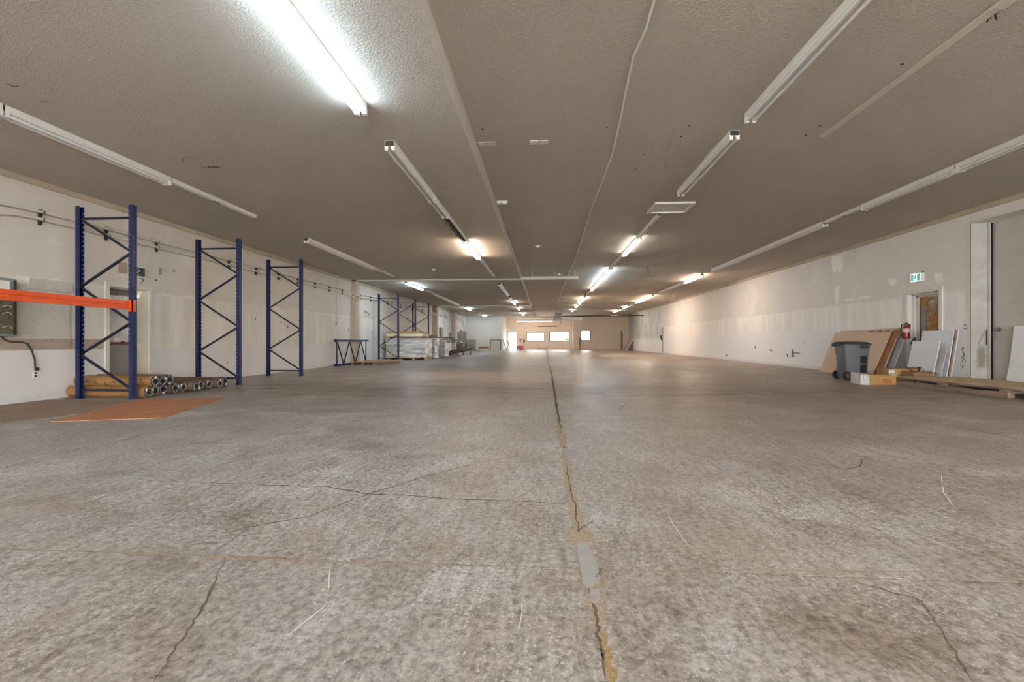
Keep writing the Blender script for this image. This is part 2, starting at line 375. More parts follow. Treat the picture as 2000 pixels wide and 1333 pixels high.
# ------------------------------------------------------------------ mesh helpers
def origin(p):
    v = Vector((0, 0, 0))
    while p is not None:
        v += p.location; p = p.parent
    return v
class MB:
    def __init__(s): s.v = []; s.f = []
    def box(s, x0, x1, y0, y1, z0, z1):
        b = len(s.v)
        s.v += [Vector(p) for p in ((x0, y0, z0), (x1, y0, z0), (x1, y1, z0), (x0, y1, z0), (x0, y0, z1), (x1, y0, z1), (x1, y1, z1), (x0, y1, z1))]
        s.f += [tuple(b + i for i in q) for q in ((0, 3, 2, 1), (4, 5, 6, 7), (0, 1, 5, 4), (1, 2, 6, 5), (2, 3, 7, 6), (3, 0, 4, 7))]
        return s
    def hexa(s, p):
        """eight corners: four below in turn, four above in turn"""
        b = len(s.v); s.v += [Vector(q) for q in p]
        s.f += [tuple(b + i for i in q) for q in ((0, 3, 2, 1), (4, 5, 6, 7), (0, 1, 5, 4), (1, 2, 6, 5), (2, 3, 7, 6), (3, 0, 4, 7))]
        return s
    def bar(s, p, q, w, h, up=(0, 0, 1)):
        p, q, up = Vector(p), Vector(q), Vector(up)
        d = (q - p).normalized(); a = d.cross(up)
        if a.length < 1e-4: a = d.cross(Vector((0, 1, 0)))
        a.normalize(); c = a.cross(d)
        a *= w / 2; c *= h / 2
        return s.hexa([p - a - c, p + a - c, q + a - c, q - a - c, p - a + c, p + a + c, q + a + c, q - a + c])
    def tube(s, pts, r, n=8, cap=True, r_end=None):
        pts = [Vector(p) for p in pts]; rings = []
        for i, p in enumerate(pts):
            d = (pts[min(i + 1, len(pts) - 1)] - pts[max(i - 1, 0)]).normalized()
            a = d.cross(Vector((0, 0, 1)))
            if a.length < 1e-3: a = d.cross(Vector((0, 1, 0)))
            a.normalize(); c = a.cross(d)
            rr = r if r_end is None else r + (r_end - r) * i / (len(pts) - 1)
            b = len(s.v); rings.append(b)
            s.v += [p + a * rr * math.cos(t) + c * rr * math.sin(t) for t in (2 * math.pi * k / n for k in range(n))]
        for b0, b1 in zip(rings, rings[1:]):
            for k in range(n): s.f.append((b0 + k, b0 + (k + 1) % n, b1 + (k + 1) % n, b1 + k))
        if cap:
            s.f.append(tuple(rings[0] + k for k in reversed(range(n)))); s.f.append(tuple(rings[-1] + k for k in range(n)))
        return s
    def prism(s, poly, axis, a, b):
        """2-D polygon extruded along x, y or z"""
        def P(u, w, t): return Vector({'x': (t, u, w), 'y': (u, t, w), 'z': (u, w, t)}[axis])
        n = len(poly); o = len(s.v)
        s.v += [P(u, w, a) for u, w in poly] + [P(u, w, b) for u, w in poly]
        s.f.append(tuple(o + i for i in range(n))); s.f.append(tuple(o + n + i for i in reversed(range(n))))
        for i in range(n): s.f.append((o + i, o + n + i, o + n + (i + 1) % n, o + (i + 1) % n))
        return s
    def loft(s, rings, cap=True):
        bs = []
        for r in rings:
            bs.append(len(s.v)); s.v += [Vector(p) for p in r]
        n = len(rings[0])
        for b0, b1 in zip(bs, bs[1:]):
            for k in range(n): s.f.append((b0 + k, b0 + (k + 1) % n, b1 + (k + 1) % n, b1 + k))
        if cap:
            s.f.append(tuple(bs[0] + k for k in reversed(range(n)))); s.f.append(tuple(bs[-1] + k for k in range(n)))
        return s
    def disc(s, c, r, axis, n=16, a0=0.0):
        c = Vector(c); b = len(s.v)
        for k in range(n):
            t = a0 + 2 * math.pi * k / n; u, w = r * math.cos(t), r * math.sin(t)
            s.v.append(c + Vector({'x': (0, u, w), 'y': (u, 0, w), 'z': (u, w, 0)}[axis]))
        s.f.append(tuple(range(b, b + n)))
        return s
    def ribbon(s, pts, widths, z):
        pts = [Vector((p[0], p[1], z)) for p in pts]; b = len(s.v)
        for i, p in enumerate(pts):
            d = (pts[min(i + 5, len(pts) - 1)] - pts[max(i - 5, 0)]).normalized()
            a = Vector((-d.y, d.x, 0)); w = widths[i] if isinstance(widths, (list, tuple)) else widths
            k1 = 0.5 + 0.35 * noise.noise(p * 9.0); k2 = 0.5 + 0.35 * noise.noise(p * 9.0 + Vector((5, 2, 1)))
            s.v += [p + a * w * (k1 + random.uniform(-.06, .06)), p - a * w * (k2 + random.uniform(-.06, .06))]
        for i in range(len(pts) - 1): s.f.append((b + 2 * i, b + 2 * i + 1, b + 2 * i + 3, b + 2 * i + 2))
        return s
    def build(s, name, m, parent=None, smooth=False, bevel=0.0):
        o0 = origin(parent)
        me = bpy.data.meshes.new(name)
        me.from_pydata([tuple(v - o0) for v in s.v], [], s.f)
        me.materials.append(MATS[m]); me.update()
        if smooth:
            for p in me.polygons: p.use_smooth = True
            try: me.set_sharp_from_angle(angle=math.radians(40))
            except Exception: pass
        o = bpy.data.objects.new(name, me); C.objects.link(o)
        if parent is not None: o.parent = parent
        if bevel:
            b = o.modifiers.new('bevel', 'BEVEL'); b.width = bevel; b.segments = 2; b.limit_method = 'ANGLE'
        return o
def tag(o, label, cat=None, group=None, kind=None):
    o['label'] = label
    if cat: o['category'] = cat
    if group: o['group'] = group
    if kind: o['kind'] = kind
    return o
def thing(name, label, cat, loc=(0, 0, 0), group=None, kind=None):
    o = bpy.data.objects.new(name, None); C.objects.link(o)
    o.empty_display_size = 0.1; o.location = loc
    return tag(o, label, cat, group, kind)
def copy_tree(o, parent=None):
    c = o.copy(); C.objects.link(c); c.parent = parent
    for ch in list(o.children): copy_tree(ch, c)
    return c
def struct(name, mb, m, label, cat, **kw):
    return tag(mb.build(name, m, **kw), label, cat, None, 'structure')
def jag(p, q, n, amp):
    p, q = Vector((*p, 0)), Vector((*q, 0)); d = (q - p).normalized(); a = Vector((-d.y, d.x, 0)); out = []
    for i in range(n + 1):
        t = i / n; k = noise.noise(Vector((p.x * 3 + t * 9, p.y * 5, 3.1))) + 0.35 * random.uniform(-1, 1)
        out.append(p.lerp(q, t) + a * amp * k)
    return out

# ------------------------------------------------------------------ the setting: floor
fl = MB().box(XL - 0.3, XR + 0.6, Y0 - 3, YC + 0.2, -0.25, -0.02)
floor = struct('floor', fl, 'joint_dark', 'worn concrete warehouse floor cut into large slabs', 'floor')
JX = [XL - 0.3, -4.0, 0.175, 4.5, XR + 0.6]
JY = [Y0 - 3, -5.7, -1.9, 1.9, 5.75, 9.5, 13.4, 17.2, 21.0, 24.8, 28.6, 32.4, 36.2, 40.0, 43.8, 47.6, YC + 0.2]
for i in range(4):
    for j in range(len(JY) - 1):
        gx = 0.004 if i else 0.0
        x0, x1, y0, y1 = JX[i] + gx, JX[i + 1] - (0.004 if i < 3 else 0), JY[j] + 0.003, JY[j + 1] - 0.003
        n = 10
        # slab with gently chipped edges
        poly = []
        for a, b in (((x0, y0), (x1, y0)), ((x1, y0), (x1, y1)), ((x1, y1), (x0, y1)), ((x0, y1), (x0, y0))):
            for k in range(n):
                t = k / n; w = 0.0 if k == 0 else random.uniform(0, 0.004)
                px_, py_ = a[0] + (b[0] - a[0]) * t, a[1] + (b[1] - a[1]) * t
                cx, cy = (x0 + x1) / 2 - px_, (y0 + y1) / 2 - py_; L = math.hypot(cx, cy)
                poly.append((px_ + cx / L * w, py_ + cy / L * w))
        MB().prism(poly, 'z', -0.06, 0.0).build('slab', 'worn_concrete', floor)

# sandy spalled joint down the middle, its branches, and the hairline cracks
def px_line(pts, seg=6, amp=0.012):
    w = [onz(*p) for p in pts]; out = []
    for a, b in zip(w, w[1:]):
        out += jag((a.x, a.y), (b.x, b.y), seg, amp)[:-1]
    return out + [w[-1]]
def crack(pts, width, m='crack_brown', z=0.0012, name='crack', seg=7, amp=0.010, taper=True):
    p = px_line(pts, seg, amp); n = len(p)
    ws = [width * (0.55 + 0.9 * abs(noise.noise(Vector((q[0] * 4, q[1] * 4, 1.7))))) * (min(1, 0.25 + 4 * min(i, n - 1 - i) / n) if taper else 1) for i, q in enumerate(p)]
    return MB().ribbon(p, ws, z).build(name, m, floor)
crack([(1192, 1333), (1172, 1225), (1160, 1140), (1145, 1085), (1128, 1020), (1112, 950), (1106, 905), (1095, 850), (1088, 800), (1084, 760)], 0.085, 'joint_sand', 0.0010, 'joint_sand', 22, 0.022)
crack([(1200, 1340), (1190, 1300), (1178, 1262), (1172, 1232)], 0.05, 'sand_orange', 0.0016, 'joint_sand', 8, 0.01)
crack([(1185, 1333), (1170, 1240), (1166, 1200), (1150, 1150)], 0.014, z=0.0022)
crack([(1130, 1040), (1122, 985), (1112, 945), (1106, 905)], 0.012, z=0.0022)
crack([(1096, 840), (1088, 800), (1082, 755), (1076, 720)], 0.035, z=0.0022)
crack([(1122, 925), (1100, 902), (1065, 905), (1050, 907)], 0.05, 'joint_sand', 0.0011, 'joint_sand', 6, 0.02)
crack([(1100, 985), (1060, 982), (1000, 979), (880, 975), (790, 968), (720, 966), (640, 951), (520, 948), (330, 940)], 0.013, z=0.0014)
crack([(1130, 1040), (1136, 1031), (1150, 1025), (1160, 1017)], 0.009, z=0.0014)
crack([(1163, 1132), (1172, 1118), (1176, 1110)], 0.006, z=0.003)
crack([(1040, 888), (950, 902), (850, 925), (790, 944), (720, 966), (600, 1010), (490, 1030), (420, 1078)], 0.010, z=0.0014)
crack([(440, 1092), (405, 1170), (370, 1230), (340, 1270), (300, 1333)], 0.008, z=0.0014)
crack([(0, 1072), (180, 1078), (420, 1088), (640, 1098), (800, 1103), (960, 1107)], 0.016, 'joint_sand', 0.0012, 'joint_sand', 10, 0.006, False)
crack([(1172, 1116), (1300, 1115), (1500, 1114), (1700, 1117), (1930, 1120)], 0.014, 'joint_sand', 0.0012, 'joint_sand', 8, 0.008)
crack([(1620, 1120), (1800, 1175), (1840, 1235), (1900, 1333)], 0.006, z=0.0014)
crack([(1200, 810), (1260, 818), (1330, 826)], 0.012, z=0.0014)
crack([(1210, 802), (1222, 788)], 0.012, z=0.0014)
crack([(1005, 770), (985, 785), (940, 800), (900, 828)], 0.02, 'joint_sand', 0.0012, 'joint_sand')
crack([(1310, 768), (1400, 772), (1500, 765), (1620, 782)], 0.025, z=0.0014)
crack([(1690, 890), (1680, 912), (1640, 918)], 0.007, z=0.0014)
for pts in ([(1299, 993), (1315, 1025), (1345, 1068)], [(1838, 928), (1842, 962), (1862, 988)], [(1480, 850), (1535, 888)], [(50, 842), (85, 850), (98, 867)], [(290, 875), (298, 885), (280, 900)], [(300, 900), (330, 897)], [(150, 825), (158, 835)], [(645, 1105), (640, 1160)], [(1020, 1175), (1014, 1230)], [(560, 1245), (640, 1180)]):
    crack(pts, 0.006, 'scratch_white', 0.0016, 'scratch', 5, 0.004)
# smooth cement repairs in the middle joint
for pts in ([(1127, 1055), (1148, 1060), (1156, 1080), (1168, 1105), (1172, 1128), (1160, 1145), (1150, 1150), (1138, 1140), (1134, 1110), (1128, 1085)],
            [(1100, 880), (1124, 878), (1126, 898), (1110, 902)], [(1152, 1150), (1170, 1152), (1172, 1172), (1160, 1182), (1152, 1170)]):
    q = [onz(*p) for p in pts]
    MB().prism([(a.x, a.y) for a in q], 'z', -0.01, 0.0026).build('cement_patch', 'patch_cement', floor)

# ------------------------------------------------------------------ ceiling, walls
struct('ceiling', MB().box(XS - 0.01, XR + 0.6, Y0, YC + 0.2, ZR, ZR + 0.3), 'popcorn_ceiling', 'higher half of the beige popcorn ceiling, over the loading bay side', 'ceiling')
struct('ceiling_lower', MB().box(XL - 0.3, XS, Y0, YC + 0.2, ZL, ZR + 0.3), 'popcorn_ceiling', 'lower half of the beige popcorn ceiling, over the blue racking', 'ceiling')
D1 = (onx(212, 560, XL).y, onx(290, 570, XL).y, 1.93)          # door opening in the racking wall
wl = MB()
wl.box(XL - 0.28, XL, Y0, D1[0], 0, ZL + 0.1).box(XL - 0.28, XL, D1[1], YL, 0, ZL + 0.1).box(XL - 0.28, XL, D1[0], D1[1], D1[2], ZL + 0.1)
wall_left = struct('wall_left', wl, 'wall_paint_racks', 'cream painted wall behind the blue racking with two conduits', 'wall')
D2 = (11.07, 12.0, 2.07)
BAY = (6.9, 10.297, 3.39)
wr = MB()
wr.box(XR, XR + 0.4, Y0, BAY[0], 0, ZR + 0.05).box(XR, XR + 0.4, BAY[1], D2[0], 0, ZR + 0.05).box(XR, XR + 0.4, D2[1], YR + 0.2, 0, ZR + 0.05)
wr.box(XR, XR + 0.4, BAY[0], BAY[1], BAY[2], ZR + 0.05).box(XR, XR + 0.4, D2[0], D2[1], D2[2], ZR + 0.05)
wall_right = struct('wall_right', wr, 'wall_paint_bay', 'white patched wall with filler strokes and the loading bay', 'wall')
struct('wall_end', MB().box(XL - 0.28, -4.2, YL, YL + 0.15, 0, ZL + 0.1).box(-4.35, -4.2, YL + 0.15, YC, 0, ZL + 0.1), 'wall_paint_end', 'plain off white end wall beside the racking', 'wall')
W1 = (-1.95, 0.056, 0.89, 1.93); W2 = (0.563, 2.75, 0.89, 1.95); W3 = (3.89, 4.92, 0.97, 2.07)
wc = MB()
for a, b in ((-4.35, W1[0]), (W1[1], W2[0]), (W2[1], 3.3)): wc.box(a, b, YC, YC + 0.2, 0, ZR + 0.05)
for w in (W1, W2): wc.box(w[0], w[1], YC, YC + 0.2, 0, w[2]).box(w[0], w[1], YC, YC + 0.2, w[3], ZR + 0.05)
struct('wall_office', wc, 'peach_lit_paint', 'peach lit office wall with two wide windows and a door', 'wall')
we = MB()
we.box(3.1, W3[0], YR, YR + 0.15, 0, ZR + 0.05).box(W3[1], XR + 0.1, YR, YR + 0.15, 0, ZR + 0.05)
we.box(W3[0], W3[1], YR, YR + 0.15, 0, W3[2]).box(W3[0], W3[1], YR, YR + 0.15, W3[3], ZR + 0.05).box(3.1, 3.25, YR + 0.15, YC, 0, ZR + 0.05)
struct('wall_end_bay', we, 'peach_lit_paint', 'beige end wall with one small bright window', 'wall')

struct('trim_1', MB().box(XL, XL + 0.045, Y0, YL, ZL - 0.085, ZL), 'cornice_tan', 'tan cornice strip along the top of the racking wall', 'trim')
struct('trim_2', MB().box(XR - 0.045, XR, Y0, YR, ZR - 0.10, ZR), 'cornice_tan', 'tan cornice strip along the top of the bay wall', 'trim')
struct('baseboard_right', MB().box(XR - 0.02, XR, D2[1] + 0.06, 35.6, 0, 0.09), 'baseboard_white', 'white baseboard along the bay wall', 'baseboard')
struct('baseboard_left', MB().box(XL, XL + 0.02, 0.0, D1[0] - 0.1, 0, 0.10).box(XL, XL + 0.02, D1[1] + 0.1, 18.3, 0, 0.10), 'baseboard_white', 'white baseboard below the conduits', 'baseboard')
for k, (y, xp, xe) in enumerate(((18.38, -7.69, 1.35), (32.1, -7.56, XS), (38.8, -7.56, XS))):
    nth = ('first', 'second', 'third')[k]
    struct('column', MB().box(XL, xp, y, y + 0.35, 0, ZL), 'column_paint', 'tan pilaster on the racking wall under the %s cross beam' % nth, 'column')
    bmm = MB().box(XL, XS + 0.03, y, y + 0.3, ZL - 0.05, ZL + 0.02)
    if xe > 0:
        bmm.box(XS + 0.03, xe, y, y + 0.12, ZL - 0.05, ZL + 0.07)
        for hx in (-0.5, 0.4, 1.2): bmm.box(hx, hx + 0.03, y + 0.04, y + 0.08, ZL + 0.06, ZR)
    struct('ceiling_beam', bmm, 'beam_paint', '%s shallow cross beam counted from the orange rack beam' % nth, 'beam')

# ------------------------------------------------------------------ doors, bay, windows
# door with foil in the racking wall
d1 = thing('door_1', 'recessed doorway hung with silver foil sheeting behind the blue frame', 'door', (XL - 0.2, D1[0], 0), None, 'structure')
tw = 0.075
for a, b, c, d in ((D1[0] - tw, D1[0], 0, D1[2] + tw), (D1[1], D1[1] + tw, 0, D1[2] + tw), (D1[0], D1[1], D1[2], D1[2] + tw)):
    MB().box(XL, XL + 0.022, a, b, c, d).build('casing', 'white_trim', d1)
MB().box(XL - 0.30, XL - 0.26, D1[0], D1[1], 0, 0.93).build('door_panel', 'door_grey', d1)
MB().box(XL - 0.30, XL - 0.255, D1[0], D1[1], 1.78, 1.93).build('header_board', 'door_dark', d1)
MB().box(XL - 0.30, XL - 0.25, D1[0], D1[1], 0.86, 0.93).build('sill_rail', 'red_dark', d1)
sh = MB(); ny, nz = 26, 34
for j in range(nz + 1):
    for i in range(ny + 1):
        y = D1[0] + (D1[1] - D1[0]) * i / ny; z = 0.91 + (1.79 - 0.91) * j / nz
        q = Vector((y * 5, z * 4, 0.3)); k = noise.fractal(q, 0.7, 2.0, 4)
        sh.v.append(Vector((XL - 0.235 + 0.03 * k, y, z)))
for j in range(nz):
    for i in range(ny):
        b = j * (ny + 1) + i; sh.f.append((b, b + 1, b + ny + 2, b + ny + 1))
sh.build('foil_sheet', 'reflective_foil', d1, True)
MB().box(XL - 0.27, XL - 0.002, D1[1] - 0.003, D1[1] + 0.004, 0, D1[2]).build('reveal', 'reveal_cream', d1)
MB().box(XL - 0.27, XL - 0.002, D1[0], D1[1], D1[2] - 0.006, D1[2] + 0.002).build('reveal', 'reveal_cream', d1)

# boarded door in the bay wall
d2 = thing('door_2', 'white framed doorway closed with brown strand board', 'door', (XR + 0.2, D2[0], 0), None, 'structure')
for a, b, c, d in ((D2[0] - 0.09, D2[0], 0, D2[2] + 0.09), (D2[1], D2[1] + 0.09, 0, D2[2] + 0.09), (D2[0], D2[1], D2[2], D2[2] + 0.09)):
    MB().box(XR - 0.025, XR + 0.005, a, b, c, d).build('casing', 'white_trim', d2)
for k, (dx, w) in enumerate(((0.10, 0.035), (0.20, 0.07))):
    MB().box(XR + dx, XR + dx + 0.035, D2[1] - w, D2[1] + 0.002, 0, D2[2]).build('stop', 'white_trim', d2)
    MB().box(XR + dx, XR + dx + 0.035, D2[0], D2[1], D2[2] - w, D2[2] + 0.002).build('stop', 'white_trim', d2)
MB().box(XR + 0.27, XR + 0.30, D2[0], D2[1], 0, D2[2] - 0.02).build('board', 'strand_board', d2)
MB().box(XR + 0.255, XR + 0.285, D2[1] - 0.22, D2[1] - 0.07, 0, D2[2] - 0.30).build('door_edge', 'door_grey', d2)
hang = MB(); n = 22   # pale bag hanging at the head of the board
ring = []
for k in range(n):
    t = 2 * math.pi * k / n; w = 0.16 * math.cos(t); hgt = 0.23 * math.sin(t)
    ring.append((w * (1.0 if hgt > 0 else 1.0 - 0.5 * (-hgt / 0.23)), hgt))
yc, zc = 11.55, 1.80
hang.loft([[(XR + 0.265, yc + u, zc + w) for u, w in ring], [(XR + 0.235, yc + u * 0.8, zc + w * 0.8) for u, w in ring], [(XR + 0.225, yc + u * 0.3, zc + w * 0.3) for u, w in ring]])
hang.build('plastic_bag', 'glass_smoke', d2, True)

# loading bay: reveal, jamb and the big door
d3 = thing('door_3', 'wide cream loading bay door with stained jamb', 'door', (XR + 0.39, BAY[0], 0), None, 'structure')
MB().box(XR + 0.385, XR + 0.43, BAY[0] - 0.1, BAY[1], 0, 1.02).build('panel', 'bay_paint', d3)
MB().box(XR + 0.395, XR + 0.43, BAY[0] - 0.1, BAY[1], 1.02, BAY[2]).build('panel', 'bay_paint', d3)
MB().box(XR + 0.37, XR + 0.40, BAY[0] - 0.1, BAY[1] - 0.12, 1.0, 1.06).build('rail', 'bay_paint', d3)
MB().box(XR - 0.02, XR + 0.39, BAY[1] - 0.012, BAY[1] + 0.003, 0, BAY[2]).build('jamb_face', 'jamb_paint', d3)
MB().box(XR + 0.30, XR + 0.34, BAY[1] - 0.05, BAY[1] - 0.012, 0, BAY[2]).build('track', 'jamb_paint', d3)
MB().box(XR + 0.355, XR + 0.372, BAY[1] - 0.06, BAY[1] - 0.012, 0, BAY[2]).build('seal_gap', 'steel_dark', d3)
MB().box(XR - 0.02, XR + 0.001, BAY[1] - 0.01, BAY[1] + 0.06, 0, BAY[2] + 0.06).build('corner_bead', 'white_trim', d3)
MB().box(XR - 0.02, XR + 0.001, BAY[0], BAY[1], BAY[2], BAY[2] + 0.06).build('corner_bead', 'white_trim', d3)
MB().tube([(XR + 0.12, BAY[1] - 0.02, 0.86), (XR + 0.25, BAY[1] - 0.05, 1.16), (XR + 0.27, BAY[1] - 0.05, 1.18)], 0.009).build('pull_hook', 'plate_steel', d3)
MB().tube([(XR + 0.27, BAY[1] - 0.04, 1.17), (XR + 0.265, BAY[1] - 0.04, 0.85)], 0.008).build('chain', 'steel_dark', d3)
MB().tube([(XR + 0.38, BAY[1] - 0.17, 1.17), (XR + 0.36, BAY[1] - 0.17, 1.17)], 0.045, 14).build('lock', 'plate_steel', d3)

# lit windows and door of the office at the far end
def far_window(nm, w, y, label, extra=None):
    o = thing(nm, label, 'window', ((w[0] + w[1]) / 2, y, w[2]), None, 'structure')
    MB().box(w[0], w[1], y + 0.12, y + 0.14, w[2], w[3]).build('pane', 'window_light', o)
    t = 0.085
    for a, b, c, d in ((w[0], w[0] + t, w[2], w[3]), (w[1] - t, w[1], w[2], w[3]), (w[0] + t, w[1] - t, w[2], w[2] + t), (w[0] + t, w[1] - t, w[3] - t, w[3])):
        MB().box(a, b, y - 0.03, y + 0.11, c, d).build('frame', 'panel_inside', o)
    return o
w1 = far_window('window_1', W1, YC, 'wide lit office window with a dark door frame seen inside')
MB().box(-1.9, -1.55, YC + 0.09, YC + 0.115, 1.72, 1.80).build('inner_frame', 'heater_grey', w1)
MB().box(-1.63, -1.55, YC + 0.09, YC + 0.115, 0.97, 1.72).build('inner_frame', 'heater_grey', w1)
w2 = far_window('window_2', W2, YC, 'wide lit office window with a small grey notice inside')
MB().box(2.36, 2.66, YC + 0.09, YC + 0.115, 1.00, 1.18).build('notice', 'heater_grey', w2)
MB().box(2.36, 2.66, YC + 0.09, YC + 0.115, 1.70, 1.82).build('notice', 'heater_grey', w2)
far_window('window_3', W3, YR, 'small square bright window in the beige end wall')
d4 = thing('door_4', 'bright white office door under an exit sign', 'door', (-3.5, YC, 0), None, 'structure')
MB().box(-3.97, -3.0, YC - 0.03, YC + 0.02, 0, 1.92).build('door_frame', 'white_trim', d4)
MB().box(-3.88, -3.35, YC - 0.045, YC - 0.025, 0.05, 1.85).build('pane', 'window_light', d4)
MB().box(-3.25, -3.07, YC - 0.045, YC - 0.025, 0.05, 1.85).build('pane', 'window_light', d4)
MB().box(-3.33, -3.27, YC - 0.06, YC - 0.02, 0, 1.7).build('stile', 'heater_grey', d4)

# ------------------------------------------------------------------ pallet rack upright frames
FH, FD, PW = 3.10, 0.98, 0.078
def post_mesh(front):
    """perforated channel: web with two rows of slots and a centre groove, flanges with one row"""
    prof = [(0.072, 0.0), (0.058, 0.0), (0.046, 0.0), (0.0, 0.0), (0.0, 0.014), (0.0, 0.026), (0.010, 0.030), (0.010, 0.048), (0.0, 0.052), (0.0, 0.064), (0.0, PW), (0.046, PW), (0.058, PW), (0.072, PW)]
    holes = {1, 4, 8, 11}
    zs = [0.0]
    z = 0.06
    while z < FH - 0.05:
        zs += [z, z + 0.020]; z += 0.075
    zs.append(FH)
    mb = MB(); n = len(prof)
    for z in zs: mb.v += [Vector(((FD - u) if front else u, w, z)) for u, w in prof]
    for r in range(len(zs) - 1):
        for k in range(n - 1):
            if r % 2 == 1 and k in holes: continue
            q = (r * n + k, r * n + k + 1, (r + 1) * n + k + 1, (r + 1) * n + k)
            mb.f.append(q if front else q[::-1])
    return mb
def solid(o, t=0.003):
    m = o.modifiers.new('sheet', 'SOLIDIFY'); m.thickness = t; m.offset = 0
    return o
def make_frame(name, label, mirror=False):
    root = thing(name, label, 'rack frame', (0, 0, 0), 'blue rack upright frames')
    for fr in (False, True):
        p = solid(post_mesh(fr).build('post', 'rack_blue', root))
        cx = FD - 0.038 if fr else 0.038
        MB().box(cx - 0.05, cx + 0.05, -0.012, PW + 0.012, 0, 0.006).build('foot_plate', 'rack_blue', p)
    a, b, yc = 0.045, FD - 0.045, PW / 2
    L = [2.90, 1.80, 0.71]; R = [2.35, 1.23, 0.15]
    fx = (lambda x: FD - x) if mirror else (lambda x: x)
    MB().bar((a, yc, 2.90), (b, yc, 2.90), 0.03, 0.034).build('cross_brace', 'rack_brace', root)
    MB().bar((a, yc, 0.14), (b, yc, 0.14), 0.03, 0.034).build('cross_brace', 'rack_brace', root)
    for p, q in ((L[0], R[0]), (L[1], R[0]), (L[1], R[1]), (L[2], R[1]), (L[2], R[2])):
        MB().bar((fx(a), yc, p), (fx(b), yc, q), 0.03, 0.034, (0, 1, 0)).build('diagonal_brace', 'rack_brace', root)
    for zz, side in [(z, 0) for z in L] + [(z, 1) for z in R]:
        x = fx(b if side else a)
        MB().tube([(x, -0.008, zz), (x, PW + 0.008, zz)], 0.009, 8).build('bolt', 'plate_steel', root)
    return root
f1 = make_frame('rack_frame', 'blue rack upright frame carrying the end of the orange beam')
f1.location = (-7.51, 6.89, 0)
fm = make_frame('rack_frame', 'blue rack upright frame standing just behind the wrapped board stack', True)
fm.location = (-7.60, 23.4, 0)
for loc, lab in (((-7.42, 9.33, 0), 'blue rack upright frame standing at the end of the carpet rolls'),
                 ((-7.39, 11.79, 0), 'blue rack upright frame standing alone on bare floor past the carpet rolls'),
                 ((-7.63, 20.7, 0), 'blue rack upright frame standing in front of the wrapped board stack'),
                 ((-7.58, 26.05, 0), 'blue rack upright frame standing beside the tan pilaster past the wrapped stacks')):
    o = copy_tree(f1); o.location = loc; o['label'] = lab
o = copy_tree(f1); o['label'] = 'blue rack upright frame lying on its long edge against the wall behind the low pallet'
o.matrix_world = Matrix(((0, 1, 0, -7.66), (0, 0, 1, 16.35), (1, 0, 0, 0), (0, 0, 0, 1)))

# orange load beam hooked on the first frame
ob = thing('rack_beam', 'bright orange steel rack beam hooked to a blue upright frame', 'rack beam', (-6.57, 6.88, 1.43))
MB().prism([(-6.62, 1.43), (-6.565, 1.43), (-6.565, 1.475), (-6.578, 1.48), (-6.578, 1.502), (-6.565, 1.508), (-6.565, 1.565), (-6.62, 1.565)], 'y', 4.2, 6.905).build('beam', 'beam_orange', ob)
MB().box(-6.585, -6.522, 6.868, 6.888, 1.40, 1.585).box(-6.530, -6.522, 6.868, 6.94, 1.40, 1.585).build('end_connector', 'beam_orange', ob)

# ------------------------------------------------------------------ strip lights
ORD = ['nearest one', 'second', 'third', 'fourth', 'fifth', 'sixth', 'seventh', 'eighth', 'ninth', 'tenth', 'eleventh', 'twelfth', 'thirteenth', 'fourteenth', 'fifteenth', 'sixteenth']
ORD[0] = 'first'
def strip_light(x, zc, y0, y1, kind, row, nth):
    state = {'off': 'unlit strip light', 'cool': 'lit cool white strip light', 'warm': 'lit warm strip light', 'dim': 'faintly lit strip light', 'bare': 'bare strip light channel', 'open': 'gutted strip light channel'}[kind]
    t = thing('strip_light', '%s, %s from the office end of the %s row' % (state, ORD[nth], row), 'strip light', (x, (y0 + y1) / 2, zc), 'ceiling strip lights')
    zc -= 0.0015
    e = 0.012
    w, h = (0.060, 0.075) if kind != 'bare' else (0.052, 0.062)
    b = 0.0
    body = MB().prism([(x - w, zc), (x - w, zc - h * 0.72), (x - w * 0.72, zc - h), (x + w * 0.72, zc - h), (x + w, zc - h * 0.72), (x + w, zc)], 'y', y0 + e, y1 - e)
    body.build('housing', 'fixture_white', t)
    if kind == 'open':
        MB().box(x - 0.04, x + 0.04, y0 + 0.1, y1 - 0.1, zc - h - 0.004, zc - h + 0.01).build('open_slot', 'fixture_inside', t)
        for k in range(3):
            p = []
            for i in range(16):
                yy = y0 + 0.15 + (y1 - y0 - 0.3) * i / 15
                p.append((x - 0.04 + 0.05 * noise.noise(Vector((yy * 2, k, 0))), yy, zc - h - 0.02 - 0.05 * abs(noise.noise(Vector((yy * 1.7, k + 4, 0))))))
            MB().tube(p, 0.006, 6).build('wire', 'cable_black', t)
        return t
    MB().box(x - w * 0.9, x + w * 0.9, y0 + e - 0.004, y0 + e + 0.002, zc - h * 0.95, zc - 0.006).build('end_plate', 'fixture_inside', t)
    if kind == 'bare': 
        MB().box(x - 0.012, x + 0.012, (y0 + y1) / 2 - 0.09, (y0 + y1) / 2 + 0.09, zc - h - 0.004, zc - h + 0.002).build('slot', 'fixture_inside', t)
        return t
    tm = {'off': 'tube_glass', 'cool': 'tube_cool', 'warm': 'tube_warm', 'dim': 'tube_dim'}[kind]
    for s in (-1, 1):
        xx = x + s * 0.042; zz = zc - h - 0.026
        tb = MB().tube([(xx, y0 + 0.05, zz), (xx, y1 - 0.05, zz)], 0.019, 10).build('tube', tm, t, True)
        for yy in (y0 + 0.03, y1 - 0.03):
            MB().prism([(xx - 0.02, zz - 0.024), (xx + 0.02, zz - 0.024), (xx + 0.024, zc - h + 0.01), (xx - 0.024, zc - h + 0.01)], 'y', yy - 0.02, yy + 0.02).build('lampholder', 'fixture_white', t)
    return t
